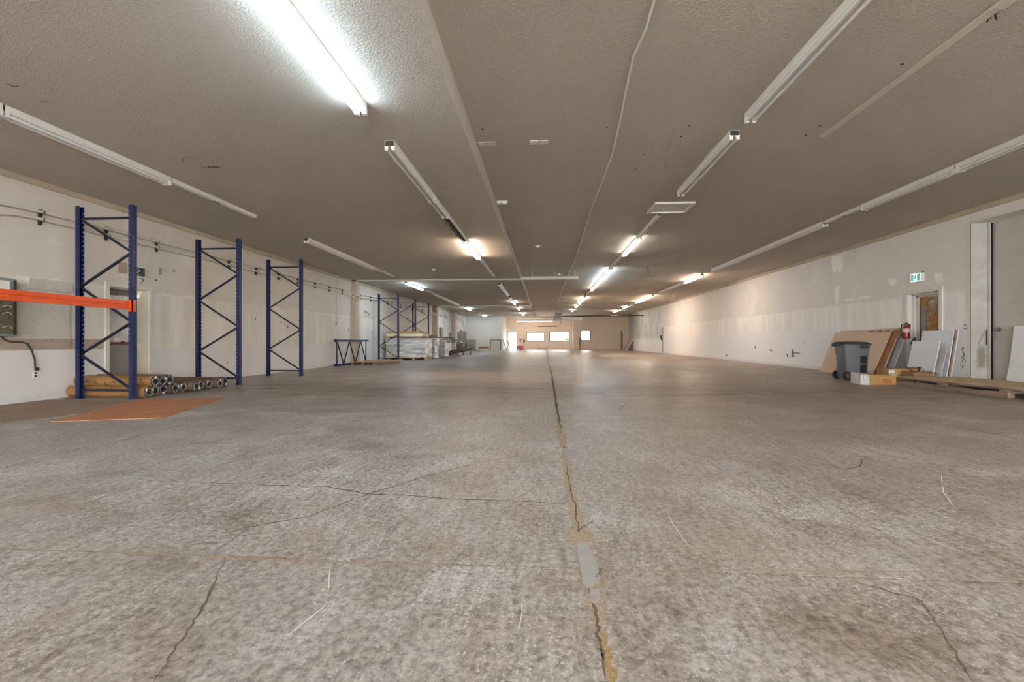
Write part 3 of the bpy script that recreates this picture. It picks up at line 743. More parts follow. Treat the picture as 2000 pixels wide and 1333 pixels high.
RL1 = 'racking wall'; RL2 = 'ceiling step'; RR1 = 'ceiling hatch'; RR2 = 'bay wall'
rows = {  # first segment of each row is unseen, added lit to brighten the near room
    RL1: (-5.735, ZL, [(-5.2, -2.8, 'cool'), (2.05, 4.47, 'off'), (4.47, 6.665, 'off'), (6.665, 8.76, 'bare'), (10.74, 13.02, 'off'), (13.02, 15.1, 'off'), (15.1, 17.16, 'bare'), (18.75, 21.4, 'cool'), (21.4, 23.8, 'bare'), (23.8, 26.2, 'off'), (26.2, 28.6, 'off'), (28.6, 31.0, 'off'), (33.2, 35.7, 'cool'), (35.7, 38.2, 'bare'), (39.6, 42.0, 'off'), (42.6, 45.1, 'cool')]),
    RL2: (-1.92, ZL, [(-5.0, -2.6, 'cool'), (2.30, 4.74, 'cool'), (5.60, 7.79, 'off'), (7.79, 8.85, 'off'), (8.85, 11.18, 'open'), (11.18, 13.46, 'warm'), (13.46, 15.4, 'bare'), (15.4, 17.43, 'bare'), (19.7, 22.1, 'off'), (22.1, 24.5, 'off'), (25.5, 27.9, 'off'), (27.9, 30.3, 'dim'), (33.0, 35.4, 'dim'), (40.0, 42.4, 'warm')]),
    RR1: (2.49, ZR, [(-5.0, -2.6, 'cool'), (0.2, 2.6, 'cool'), (3.37, 5.80, 'off'), (6.22, 8.65, 'off'), (10.15, 12.26, 'bare'), (12.26, 14.66, 'dim'), (14.66, 17.4, 'bare'), (17.45, 19.85, 'cool'), (19.85, 22.25, 'cool'), (22.25, 24.65, 'dim'), (24.65, 27.05, 'bare'), (28.6, 31.0, 'warm'), (31.0, 33.4, 'dim'), (34.6, 37.0, 'dim'), (39.6, 42.0, 'dim')]),
    RR2: (6.47, ZR, [(-5.2, -2.8, 'cool'), (0.3, 2.7, 'cool'), (5.25, 7.68, 'off'), (7.68, 9.84, 'off'), (9.84, 11.1, 'bare'), (11.1, 13.5, 'off'), (13.5, 15.9, 'off'), (15.9, 18.3, 'off'), (19.4, 21.75, 'warm'), (21.75, 24.2, 'off'), (24.2, 26.6, 'off'), (28.0, 30.5, 'warm'), (30.5, 33.0, 'warm'), (33.0, 35.4, 'off'), (36.0, 38.4, 'dim'), (41.0, 43.4, 'warm')]),  # second segment is out of view too, added to brighten the bay wall
}
for row, (x, zc, segs) in rows.items():
    for nth, (y0, y1, k) in enumerate(reversed(segs)): strip_light(x, zc, y0, y1, k, row, nth)
# the cross fixture over the office recess
t = thing('strip_light', 'lit warm strip light hung crosswise before the office windows', 'strip light', (-1.6, 48.2, ZR), 'ceiling strip lights')
MB().box(-2.9, 0.9, 48.14, 48.26, 2.98, 3.06).build('housing', 'fixture_white', t)
MB().tube([(-2.8, 48.2, 2.95), (0.8, 48.2, 2.95)], 0.022, 10).build('tube', 'tube_warm', t, True)
for xx in (-2.3, 0.3): MB().tube([(xx, 48.2, 3.05), (xx, 48.2, ZR)], 0.008, 6).build('hanger', 'steel_dark', t)

# ------------------------------------------------------------------ other ceiling items
h = thing('ceiling_hatch', 'square white access hatch in a raised frame on the ceiling', 'hatch', (2.61, 9.74, ZR))
MB().box(2.27, 2.95, 9.44, 10.04, ZR - 0.012, ZR + 0.01).build('panel', 'white_trim', h)
for a, b, c, d in ((2.21, 2.99, 9.37, 9.44), (2.21, 2.99, 10.04, 10.11), (2.21, 2.27, 9.44, 10.04), (2.95, 3.01, 9.44, 10.04)):
    MB().box(a, b, c, d, ZR - 0.035, ZR + 0.005).build('frame', 'white_trim', h)
pts = []
cp = [(1300, -60), (1278, 0), (1262, 55), (1237, 110), (1222, 180), (1210, 240), (1196, 300), (1178, 350), (1152, 415), (1137, 465), (1124, 505), (1108, 540), (1100, 560), (1090, 590)]
for p in cp: pts.append(onz(p[0], p[1], ZR - 0.012))
tag(MB().tube(pts, 0.012, 8).build('ceiling_cable', 'cable_white', None, True), 'thin white cable stapled in a wavy line along the ceiling', 'cable')
tag(MB().bar((3.74, 2.4, ZR - 0.011), (3.75, 4.1, ZR - 0.011), 0.11, 0.022).bar((3.74, 4.1, ZR - 0.007), (3.75, 6.52, ZR - 0.007), 0.085, 0.014).build('ceiling_batten', 'beam_paint'), 'flat beige batten fixed along the ceiling near the hatch', 'batten')
for (a, b, lab) in (((935, 281), (968, 281), 'painted metal cover plate pair beside the ceiling step'), ((1035, 278), (1071, 278), 'white metal cover plate pair between step and cable')):
    p, q = onz(*a, ZR), onz(*b, ZR)
    t = thing('cover_plate', lab, 'cover plate', ((p.x + q.x) / 2, p.y, ZR), 'ceiling cover plates')
    m_ = (p.x + q.x) / 2
    for u, w in ((p.x, m_ - 0.008), (m_ + 0.008, q.x)):
        MB().box(u, w, p.y - 0.06, p.y + 0.06, ZR - 0.008, ZR + 0.004).build('plate', 'white_trim', t)
def detector(px, py, z, lab):
    c = onz(px, py, z)
    t = thing('smoke_detector', lab, 'smoke detector', (c.x, c.y, z), 'ceiling smoke detectors')
    MB().tube([(c.x, c.y, z), (c.x, c.y, z - 0.02)], 0.075, 18).build('base', 'plastic_white', t, True)
    MB().tube([(c.x, c.y, z - 0.018), (c.x, c.y, z - 0.055)], 0.06, 18, True, 0.035).build('sensor', 'plastic_white', t, True)
    return t
dt = detector(985, 394, ZR, 'white smoke detector with a square box beside the ceiling step')
MB().box(-0.93, -0.85, 9.05, 9.17, ZR - 0.05, ZR).build('junction_box', 'plastic_white', dt)
detector(1050, 480, ZR, 'white smoke detector between the step and the cable')
detector(847, 526, ZL, 'white smoke detector on the lower ceiling before the cross beam')
detector(1092, 535, ZR, 'white smoke detector beside the cable near the cross beam')
# handwriting and torn spots on the ceiling
def text_on(body, size, m, parent, mw, name='handwriting', ext=0.0008):
    cu = bpy.data.curves.new(name, 'FONT'); cu.body = body; cu.size = size; cu.extrude = ext
    cu.align_x = 'CENTER'; cu.align_y = 'CENTER'; cu.resolution_u = 3
    cu.materials.append(MATS[m])
    o = bpy.data.objects.new(name, cu); C.objects.link(o)
    o.parent = parent; o.matrix_world = mw
    return o
ceil_o = bpy.data.objects['ceiling']
lk_ = onz(412, 326, ZL)
text_on('Leak', 0.13, 'marker_black', bpy.data.objects['ceiling_lower'], Matrix(((1, 0, 0, lk_.x), (0, -1, 0, lk_.y), (0, 0, -1, ZL - 0.0015), (0, 0, 0, 1))))
def ceil_line(pts, w, z, m='marker_black', name='pencil_mark'):
    q = [onz(*p, z) for p in pts]
    mb = MB().ribbon([(a.x, a.y) for a in q], w, z - 0.0015)
    mb.f = [tuple(reversed(f)) for f in mb.f]
    return mb.build(name, m, bpy.data.objects['ceiling_lower'] if z == ZL else ceil_o)
ceil_line([(396, 327), (358, 316), (356, 309), (376, 306)], 0.008, ZL)
ceil_line([(12, 162), (20, 166), (30, 169), (36, 168)], 0.03, ZL, 'door_dark', 'torn_spot')
ceil_line([(79, 196), (95, 198)], 0.02, ZL, 'door_dark', 'torn_spot')
for a, b in (((1931, 28), (1928, 42)), ((1936, 26), (1934, 36)), ((1943, 28), (1947, 38)), ((1942, 28), (1951, 25))):
    ceil_line([a, b], 0.010, ZR)
for p in ((1330, 267), (1185, 248), (1346, 245), (942, 252), (1259, 302), (1241, 331), (1762, 125), (1602, 245), (1574, 264)):
    q = onz(*p, ZR); MB().prism([(q.x + 0.016 * math.cos(t), q.y + 0.014 * math.sin(t)) for t in (k * 0.8 for k in range(8))], 'z', ZR - 0.003, ZR + 0.001).build('nail_hole', 'marker_black', ceil_o)

# unit heater, its pipe and the flue duct near the office
uh = thing('unit_heater', 'grey gas unit heater hung below the ceiling near the office', 'heater', (1.3, 42, ZR))
MB().box(0.95, 1.65, 41.7, 42.4, 2.77, 3.48).build('cabinet', 'heater_grey', uh, False, 0.02)
for k in range(6): MB().box(1.02, 1.58, 41.68, 41.70, 2.86 + 0.095 * k, 2.92 + 0.095 * k).build('louver', 'steel_dark' if k % 2 else 'heater_grey', uh)
MB().box(0.86, 0.95, 41.8, 42.2, 2.85, 3.2).build('burner_box', 'steel_dark', uh)
for xx, yy in ((1.05, 41.8), (1.55, 41.8), (1.05, 42.3), (1.55, 42.3)): MB().tube([(xx, yy, 3.45), (xx, yy, ZR)], 0.012, 6).build('hanger', 'steel_dark', uh)
MB().tube([(1.45, 41.75, 2.78), (1.5, 41.7, 2.6), (1.42, 41.7, 2.48)], 0.02, 6).build('gas_line', 'steel_dark', uh)
tag(MB().tube([(1.66, 42.2, 3.17), (8.4, 42.2, 3.25), (XR, 42.2, 3.25)], 0.055, 10).build('heater_flue', 'steel_dark', None, True), 'dark flue pipe running from the heater across to the bay wall', 'pipe')
du = thing('air_duct', 'long pale duct hung crosswise in front of the office recess', 'duct', (0.5, 43.4, ZR))
MB().tube([(-2.4, 43.4, 3.02), (3.6, 43.4, 3.02)], 0.16, 14).build('duct', 'fixture_white', du, True)
for xx in (-1.6, 2.6): MB().tube([(xx, 43.4, 3.15), (xx, 43.4, ZR)], 0.01, 6).build('hanger', 'steel_dark', du)

# ------------------------------------------------------------------ racking wall: conduits, panel, signs
def conduit(dz, lab, drop):
    z = 2.945 - dz; x = XL + 0.075
    p = drop + [(x, 6.7, z), (x, 10, z), (x, 14, z), (x, 17.2, z), (x, 17.9, z - 0.05), (-7.62, 18.3, z - 0.16), (-7.62, 18.8, z - 0.18), (x, 19.2, z - 0.05), (x, 20, z), (x, 31.2, z), (-7.49, 32.0, z - 0.12), (-7.49, 32.5, z - 0.12), (x, 33.2, z), (x, 37.9, z), (-7.49, 38.7, z - 0.1), (-7.49, 39.2, z - 0.1), (x, 40, z), (x, 43.6, z), (x, 44.4, z - 0.3), (x, 44.7, z - 0.9)]
    return tag(MB().tube(p, 0.024, 8).build('conduit', 'conduit_paint', None, True), lab, 'conduit', 'conduits on the racking wall')
xx = XL + 0.075
conduit(0.0, 'upper painted steel conduit running along the racking wall', [(xx, 4.6, 2.50), (xx, 5.1, 2.72), (xx, 5.6, 2.84), (xx, 6.15, 2.92)])
conduit(0.115, 'lower painted steel conduit running along the racking wall', [(xx, 5.5, 2.2), (xx, 5.62, 2.5), (xx, 5.85, 2.70), (xx, 6.2, 2.80), (xx, 6.45, 2.825)])
for k, px in enumerate((75, 205, 303, 445, 498, 542, 580, 614, 642, 667)):
    y = onx(px, 450, XL).y
    b = thing('strut_bracket', 'dark strut bracket holding both conduits, %s one past the electrical panel' % ORD[k], 'bracket', (XL, y, 2.88), 'conduit brackets')
    MB().box(XL + 0.0015, XL + 0.05, y - 0.012, y + 0.012, 2.74, 2.985).build('strut', 'steel_dark', b)
    for z in (2.945, 2.83): MB().tube([(XL + 0.075, y - 0.014, z), (XL + 0.075, y + 0.014, z)], 0.0265, 10, False).build('clamp', 'plate_steel', b)
for k, y in enumerate((20.4, 22.6, 24.8, 27.0, 29.2, 34.4, 36.4)):
    b = thing('strut_bracket', 'dark strut bracket under both conduits, %s one beyond the first pilaster' % ORD[k], 'bracket', (XL, y, 2.88), 'conduit brackets')
    MB().box(XL + 0.0015, XL + 0.05, y - 0.012, y + 0.012, 2.74, 2.985).build('strut', 'steel_dark', b)

bb = thing('backing_board', 'rough painted backing board behind the electrical panel', 'board', (XL, 5.6, 0.8))
MB().box(XL + 0.0015, XL + 0.02, 4.0, 7.13, 0.967, 1.80).build('board', 'board_painted', bb)
MB().box(XL + 0.0015, XL + 0.021, 4.0, 7.13, 0.82, 0.967).build('brown_strip', 'board_brown', bb)
MB().box(XL + 0.0015, XL + 0.055, 6.49, 7.14, 1.735, 1.90).build('ledger', 'board_painted', bb)
ep = thing('electrical_panel', 'grey open electrical panel on the backing board', 'electrical panel', (XL, 6.0, 1.0))
MB().box(XL + 0.0225, XL + 0.14, 5.75, 6.25, 1.0, 1.84).build('enclosure', 'panel_grey', ep)
MB().box(XL + 0.138, XL + 0.144, 5.8, 6.21, 1.03, 1.62).build('breaker_bay', 'panel_inside', ep)
MB().box(XL + 0.14, XL + 0.146, 5.8, 6.16, 1.60, 1.80).build('label_card', 'plastic_white', ep)
for z in (1.12, 1.32, 1.42): MB().tube([(XL + 0.15, 6.06, z), (XL + 0.165, 6.11, z + 0.025), (XL + 0.165, 6.15, z + 0.02), (XL + 0.15, 6.18, z - 0.01)], 0.005, 6).build('wire', 'foam_cream', ep)
MB().box(XL + 0.14, XL + 0.15, 6.215, 6.245, 1.02, 1.82).build('door_edge', 'steel_dark', ep)
tag(MB().tube([onx(p[0], p[1], XL + 0.10) for p in ((14.5, 548), (17.5, 553), (23, 562), (27, 578), (25, 590), (17, 598))], 0.011, 6).build('cable_loop', 'cable_black', None, True), 'short black cable looping out of the electrical panel', 'cable')
tag(MB().tube([onx(p[0], p[1], XL + 0.035) for p in ((2, 657), (10, 664), (20, 668), (42, 668), (54, 672), (62, 685), (68, 703), (69, 722))], 0.011, 6).build('power_cord', 'cable_black', None, True), 'dark power cord hanging from the panel to the wall outlet', 'cord')
def outlet(px0, py0, px1, py1, xw, sgn, lab, m='plastic_white'):
    a, b = onx(px0, py0, xw), onx(px1, py1, xw)
    t = thing('wall_outlet', lab, 'outlet', (xw, (a.y + b.y) / 2, b.z))
    y0, y1 = sorted((a.y, b.y)); z0, z1 = sorted((a.z, b.z))
    x0, x1 = sorted((xw, xw + sgn * 0.012))
    MB().box(x0, x1, y0, y1, z0, z1).build('plate', m, t)
    x0, x1 = sorted((xw + sgn * 0.010, xw + sgn * 0.015))
    for k in (0.3, 0.7):
        zc = z0 + (z1 - z0) * k; dy = (y1 - y0) * 0.25; dz = (z1 - z0) * 0.13
        MB().box(x0, x1, (y0 + y1) / 2 - dy, (y0 + y1) / 2 + dy, zc - dz, zc + dz).build('socket', 'steel_dark', t)
    return t
ot = outlet(64, 725, 72, 738, XL, 1, 'white wall outlet feeding the dark power cord')
MB().box(XL + 0.01, XL + 0.05, onx(66, 722, XL).y, onx(71, 722, XL).y, 0.47, 0.52).build('plug', 'cable_black', ot)
outlet(441, 704, 445, 713, XL, 1, 'small blank wall plate seen through the second blue frame')
outlet(653, 628, 659, 636, XL, 1, 'small outlet box at the foot of the thin wall wire')
outlet(1882, 633.5, 1890, 638, XR, -1, 'upper white switch plate with black rockers beside the bay')
outlet(1882, 639.5, 1890, 643.5, XR, -1, 'lower white switch plate with black rockers beside the bay')
tag(MB().tube([(XL + 0.01, onx(656, 560, XL).y, 3.2), (XL + 0.012, onx(656, 560, XL).y, 1.5)], 0.006, 6).build('wall_wire', 'cable_black'), 'thin dark wire dropping down the racking wall by the pilaster', 'wire')
es = thing('exit_light', 'black emergency sign with white casing above the foil doorway', 'sign', (XL, 8.35, 2.2))
a, b = onx(262, 522, XL + 0.03), onx(278, 541, XL + 0.03)
MB().box(XL, XL + 0.07, a.y - 0.02, b.y + 0.03, 2.155, 2.37).build('casing', 'plastic_white', es)
MB().box(XL + 0.068, XL + 0.076, a.y, b.y + 0.01, 2.185, 2.35).build('face', 'sign_black', es)
MB().tube([(XL + 0.074, a.y + 0.03, 2.34), (XL + 0.079, a.y + 0.06, 2.28), (XL + 0.079, a.y + 0.02, 2.25), (XL + 0.079, a.y + 0.05, 2.20)], 0.008, 6).build('pictogram', 'plastic_white', es)
MB().tube([(XL + 0.05, b.y - 0.06, 2.16), (XL + 0.06, b.y - 0.01, 2.11), (XL + 0.05, b.y - 0.05, 2.06)], 0.008, 6).build('wire_tail', 'cable_black', es)
MB().box(XL, XL + 0.03, a.y - 0.32, a.y - 0.14, 2.2, 2.4).build('old_bracket', 'board_brown', es)

# ------------------------------------------------------------------ carpet rolls
RR_ = 0.093
def make_roll(dark, var):
    """axis along x, length 1.36, right end dressed with film folds and a label"""
    root = thing('carpet_roll', 'x', 'carpet roll', (0, 0, 0), 'carpet rolls under the racks')
    ln = 1.36; rings = []
    for k in range(9):
        x = -ln + ln * k / 8; n = 20
        rings.append([(x, RR_ * (1 + 0.025 * noise.noise(Vector((k, math.cos(t) * 2, math.sin(t) * 2 + var)))) * math.cos(t), RR_ * (1 + 0.025 * noise.noise(Vector((k + 9, math.cos(t) * 2, math.sin(t) * 2 + var)))) * math.sin(t)) for t in (2 * math.pi * j / n for j in range(n))])
    first = [(-ln - 0.05, y * 0.55, z * 0.55) for _, y, z in rings[0]]
    MB().loft([first] + rings).build('wrap', 'roll_paper_dark' if dark else 'roll_paper', root, True)
    e = MB().tube([(-0.01, 0, 0), (0.008, 0, 0)], RR_ * 0.93, 20).build('end_disc', 'roll_end', root)
    MB().tube([(0.0, 0, 0), (0.012, 0, 0)], RR_ * 0.38, 14).build('core', 'roll_core', e)
    rnd = random.Random(var)
    a0 = rnd.uniform(0, 6.28)
    for k in range(4):
        t = a0 + k * 1.57 + rnd.uniform(-0.3, 0.3); t2 = t + 1.5
        MB().bar((0.012, RR_ * 0.86 * math.cos(t), RR_ * 0.86 * math.sin(t)), (0.012, RR_ * 0.86 * math.cos(t2), RR_ * 0.86 * math.sin(t2)), 0.012, 0.016, (1, 0, 0)).build('film_fold', 'film_fold', e)
    t = rnd.uniform(0, 6.28); cy, cz = RR_ * 0.68 * math.cos(t), RR_ * 0.68 * math.sin(t); w = 0.024; u = rnd.uniform(0, 1.5)
    q = [(w * math.cos(u + i * 1.5708), w * 1.25 * math.sin(u + i * 1.5708)) for i in range(4)]
    MB().prism([(cy + a, cz + b) for a, b in q], 'x', 0.016, 0.021).build('label', 'plastic_white', e)
    return root
bys = [7.145, 7.34, 7.545, 7.74, 7.93, 8.12, 8.315, 8.51, 8.705, 8.895, 9.09]
bxs = [-6.50, -6.56, -6.60, -6.54, -6.55, -6.45, -6.52, -6.50, -6.42, -6.55, -6.60]
for i, (y, x) in enumerate(zip(bys, bxs)):
    r = make_roll(i > 0, i)
    r['label'] = 'brown paper wrapped carpet roll on the floor directly behind the first blue frame' if i == 0 else 'brown wrapped carpet roll, %s in the floor row counted from the orange beam' % ORD[i]
    if i == 0:
        for k in range(5):
            xx = -1.05 + 0.22 * k; t0 = 2.2 + 0.3 * (k % 2)
            MB().tube([(xx + 0.012 * j, RR_ * 1.035 * math.cos(t0 + 0.12 * j), RR_ * 1.035 * math.sin(t0 + 0.12 * j)) for j in range(4)], 0.004, 5).build('pen_mark', 'marker_black', r)
    r.location = (x, y, RR_)
for i, (y, x, zz) in enumerate(((7.2425, -6.47, 0.165), (7.4425, -6.52, 0.155), (7.6425, -6.56, 0.160))):
    r = make_roll(i > 0, 30 + i)
    if i == 0:
        for k in range(7):
            xx = -1.12 + 0.16 * k; t0 = 2.7 + 0.25 * (k % 3)
            MB().tube([(xx + 0.010 * j * (-1) ** j, RR_ * 1.035 * math.cos(t0 + 0.16 * j), RR_ * 1.035 * math.sin(t0 + 0.16 * j)) for j in range(5)], 0.0045, 5).build('pen_mark', 'marker_black', r)
    r.location = (x, y, RR_ + zz)
    r['label'] = ('brown paper roll with black pen marks lying on top of the pile', 'brown wrapped carpet roll in the middle of the three on top of the pile', 'dark wrapped carpet roll on top of the pile next to the white wall')[i]

# floor sheets on the racking side
q = [onz(*p) for p in ((98, 824.5), (319, 817), (439, 777.6), (266, 781))]
tag(MB().prism([(a.x, a.y) for a in q], 'z', 0.0, 0.006).build('plywood_sheet', 'plywood_orange'), 'orange stained plywood sheet lying flat on the concrete', 'plywood')
tag(MB().prism([(XL + 0.06, 3.2), (-6.62, 3.2), (-6.14, 4.76), (-5.95, 5.30), (-6.42, 6.70), (XL + 0.06, 6.72)], 'z', 0.0, 0.004).build('hardboard_sheet', 'hardboard'), 'dull brown hardboard covering the floor below the panel', 'hardboard')
# low pallet in front of the lying frame
def pallet(name, label, w, l, slats, m1, m2, hgt=0.12):
    root = thing(name, label, 'pallet', (0, 0, 0))
    for k in range(3):
        x = (k / 2) * (w - 0.09)
        MB().box(x, x + 0.09, 0, l, 0.018, hgt - 0.022).build('stringer', m2, root)
    for k in range(slats):
        y = k * (l - 0.11) / (slats - 1)
        MB().box(0, w, y, y + 0.11 * 1.45 if k < slats - 1 else y + 0.11, hgt - 0.022, hgt).build('deck_board', m1, root)
    for y in (0, l / 2 - 0.05, l - 0.1): MB().box(0, w, y, y + 0.1, 0, 0.018).build('bottom_board', m2, root)
    return root
p = pallet('wooden_pallet', 'low pale wooden pallet lying flat before the leaning blue frame', 1.0, 2.3, 12, 'pallet_wood', 'plank_old', 0.13)
p.location = (-7.42, 17.25, 0); p.rotation_euler = (0, 0, math.radians(-7))

# ------------------------------------------------------------------ wrapped stacks past the pilaster
def crumple_box(x0, x1, y0, y1, z0, z1, amp, res=0.07):
    mb = MB()
    def face(o, u, v, nu, nv):
        b = len(mb.v)
        for j in range(nv + 1):
            for i in range(nu + 1):
                p = Vector(o) + Vector(u) * (i / nu) + Vector(v) * (j / nv)
                k = Vector((noise.fractal(p * 2.3, 0.6, 2.2, 5), noise.fractal(p * 2.3 + Vector((7, 1, 3)), 0.6, 2.2, 5), noise.fractal(p * 2.3 + Vector((2, 9, 4)), 0.6, 2.2, 5)))
                mb.v.append(p + k * amp)
        for j in range(nv):
            for i in range(nu):
                a = b + j * (nu + 1) + i; mb.f.append((a, a + 1, a + nu + 2, a + nu + 1))
    nx, ny, nz = max(2, int((x1 - x0) / res)), max(2, int((y1 - y0) / res)), max(2, int((z1 - z0) / res))
    X, Y, Z = (x1 - x0, 0, 0), (0, y1 - y0, 0), (0, 0, z1 - z0)
    face((x0, y0, z0), X, Z, nx, nz); face((x1, y0, z0), Y, Z, ny, nz)
    face((x1, y1, z0), (x0 - x1, 0, 0), Z, nx, nz); face((x0, y1, z0), (0, y0 - y1, 0), Z, ny, nz)
    face((x0, y0, z1), X, Y, nx, ny)
    return mb
s1 = thing('wrapped_board_stack', 'large film wrapped stack of boards with cream slabs on top', 'wrapped stack', (-6.7, 22.5, 0), 'film wrapped stacks')
crumple_box(-7.68, -5.74, 21.95, 23.2, 0.13, 1.06, 0.035).build('film_wrapped_load', 'stretch_film', s1, True)
for k in range(4): MB().box(-7.6 + 0.6 * k, -7.5 + 0.6 * k, 22.0, 23.15, 0, 0.13).build('runner', 'pallet_wood', s1)
MB().box(-7.45, -6.0, 21.97, 23.1, 0.10, 0.20).build('base_board', 'carton', s1)
MB().box(-7.55, -5.9, 22.0, 23.1, 1.05, 1.15).build('carton_layer', 'carton_brown', s1)
MB().box(-7.66, -5.85, 21.93, 23.1, 1.15, 1.28).build('cream_slab', 'foam_cream', s1)
for k in range(3): MB().box(-7.55, -5.95, 21.95 + 0.4 * k, 22.3 + 0.4 * k, 1.28, 1.40).build('top_board', 'pallet_wood' if k else 'carton', s1)
s2 = thing('wrapped_stack', 'tall narrow crumpled film stack with brown carton on top', 'wrapped stack', (-6.6, 24.4, 0), 'film wrapped stacks')
crumple_box(-7.6, -5.72, 23.75, 24.75, 0.02, 1.08, 0.05).build('film_wrapped_load', 'stretch_film', s2, True)
MB().box(-7.2, -5.75, 23.8, 24.6, 1.05, 1.22).build('carton', 'carton_brown', s2)
s3 = thing('wrapped_stack', 'crumpled film stack with dark bars sticking out past the pilaster frame', 'wrapped stack', (-6.6, 26.9, 0), 'film wrapped stacks')
crumple_box(-7.6, -5.75, 26.45, 27.5, 0.02, 0.92, 0.05).build('film_wrapped_load', 'stretch_film', s3, True)
for k in range(3): MB().bar((-7.2 + 0.2 * k, 26.7 + 0.2 * k, 0.95 + 0.10 * k), (-4.95 - 0.2 * k, 26.9 + 0.25 * k, 0.84 + 0.13 * k), 0.12, 0.05).build('bar', 'steel_dark', s3)
MB().box(-5.9, -5.35, 26.6, 27.2, 1.08, 1.14).build('dark_sheet', 'steel_dark', s3)
# dark ramp on legs
rp = thing('metal_ramp', 'dark brown metal ramp sloping up on thin legs', 'ramp', (-5.8, 29.4, 0))
a, b = Vector((-6.35, 28.4, 0.07)), Vector((-5.05, 30.5, 0.42))
MB().bar(a, b, 0.7, 0.05).build('deck', 'ramp_brown', rp)
sd = (b - a).normalized().cross(Vector((0, 0, 1))).normalized()
for s in (-1, 1): MB().bar(a + sd * 0.35 * s, b + sd * 0.35 * s, 0.05, 0.13).build('side_rail', 'ramp_brown', rp)
for f in (0.62, 0.93):
    for s in (-1, 1):
        c = a.lerp(b, f) + sd * 0.3 * s
        MB().bar(c, (c.x + 0.03, c.y + 0.12, 0), 0.035, 0.035).build('leg', 'steel_dark', rp)

# ------------------------------------------------------------------ far items on the racking side
def wall_box(name, y0, y1, z0, z1, dep, m, lab, cat, door=None):
    t = thing(name, lab, cat, (XL, (y0 + y1) / 2, z0))
    MB().box(XL + 0.0015, XL + dep, y0, y1, z0, z1).build('body', m, t)
    MB().box(XL + dep - 0.002, XL + dep + 0.012, y0 + 0.05, y1 - 0.05, z0 + 0.05, z1 - 0.05).build('door', door or m, t)
    MB().box(XL + dep + 0.01, XL + dep + 0.03, y0 + 0.09, y0 + 0.13, (z0 + z1) / 2 - 0.06, (z0 + z1) / 2 + 0.06).build('latch', 'steel_dark', t)
    return t
wall_box('breaker_box', 34.2, 35.0, 1.25, 1.95, 0.15, 'cabinet_brown', 'brown breaker box on the wall just past the second pilaster', 'electrical box')
wall_box('switch_box', 37.8, 38.3, 1.15, 1.6, 0.15, 'panel_grey', 'small dark switch box before the third pilaster', 'electrical box')
wall_box('breaker_box', 41.6, 42.2, 0.85, 1.75, 0.15, 'panel_grey', 'narrow dark breaker box past the third pilaster', 'electrical box')
wall_box('breaker_box', 42.6, 43.4, 0.95, 1.95, 0.18, 'heater_grey', 'mid grey breaker box between two darker ones', 'electrical box')
wall_box('breaker_box', 43.9, 45.2, 0.85, 1.85, 0.18, 'cabinet_brown', 'wide brown breaker box near the end wall corner', 'electrical box')
def cabinet(name, lab, x0, x1, y0, y1, z1, m, door_m):
    t = thing(name, lab, 'cabinet', ((x0 + x1) / 2, (y0 + y1) / 2, 0))
    MB().box(x0, x1, y0, y1, 0.06, z1).build('body', m, t)
    MB().box(x0 - 0.02, x1 + 0.04, y0 - 0.04, y1, z1, z1 + 0.04).build('top', 'heater_grey', t)
    n = 2
    for k in range(n):
        a = x0 + (x1 - x0) * k / n + 0.02; b = x0 + (x1 - x0) * (k + 1) / n - 0.02
        d = MB().box(a, b, y0 - 0.02, y0 + 0.001, 0.1, z1 - 0.03).build('door', door_m, t)
        MB().box(b - 0.06 if k == 0 else a + 0.03, b - 0.03 if k == 0 else a + 0.06, y0 - 0.045, y0 - 0.018, z1 * 0.5, z1 * 0.62).build('handle', 'steel_dark', d)
    MB().box(x0, x1, y0 + 0.03, y1, 0, 0.06).build('plinth', 'steel_dark', t)
    return t
cabinet('low_cabinet', 'low brown cabinet under the wall breaker boxes', -7.75, -7.2, 40.6, 41.3, 0.72, 'cabinet_brown', 'cabinet_brown')
cabinet('metal_cabinet', 'grey green metal cabinet in the corner by the end wall', -7.6, -6.85, 45.0, 45.7, 1.02, 'cabinet_green', 'cabinet_green')
bs = thing('carton_stack', 'flat brown cartons on a low white skid by the end wall', 'carton stack', (-5.9, 45.2, 0))
MB().box(-6.65, -5.45, 44.9, 45.7, 0.05, 0.16).build('skid', 'white_trim', bs)
for x in (-6.5, -6.0, -5.57): MB().box(x, x + 0.1, 44.95, 45.6, 0, 0.05).build('foot', 'steel_dark', bs)
MB().box(-6.45, -5.5, 44.95, 45.6, 0.16, 0.30).build('carton', 'carton_brown', bs)
MB().box(-6.35, -5.45, 45.0, 45.6, 0.30, 0.38).build('carton', 'carton', bs)
rk = thing('metal_bed_frame', 'black metal frame with thin vertical bars leaning on the end wall', 'metal frame', (-4.8, 45.8, 0))
for x in (-5.36, -4.34): MB().tube([(x, 45.6, 0), (x, 45.9, 1.03)], 0.03, 6).build('post', 'steel_dark', rk)
MB().bar((-5.38, 45.9, 1.03), (-4.32, 45.9, 1.03), 0.05, 0.06).build('top_rail', 'steel_dark', rk)
MB().bar((-5.36, 45.68, 0.3), (-4.34, 45.68, 0.3), 0.03, 0.03).build('lower_rail', 'white_trim', rk)
for k in range(9): MB().tube([(-5.26 + 0.11 * k, 45.67, 0.3), (-5.26 + 0.11 * k, 45.9, 1.02)], 0.009, 5).build('bar', 'heater_grey', rk)
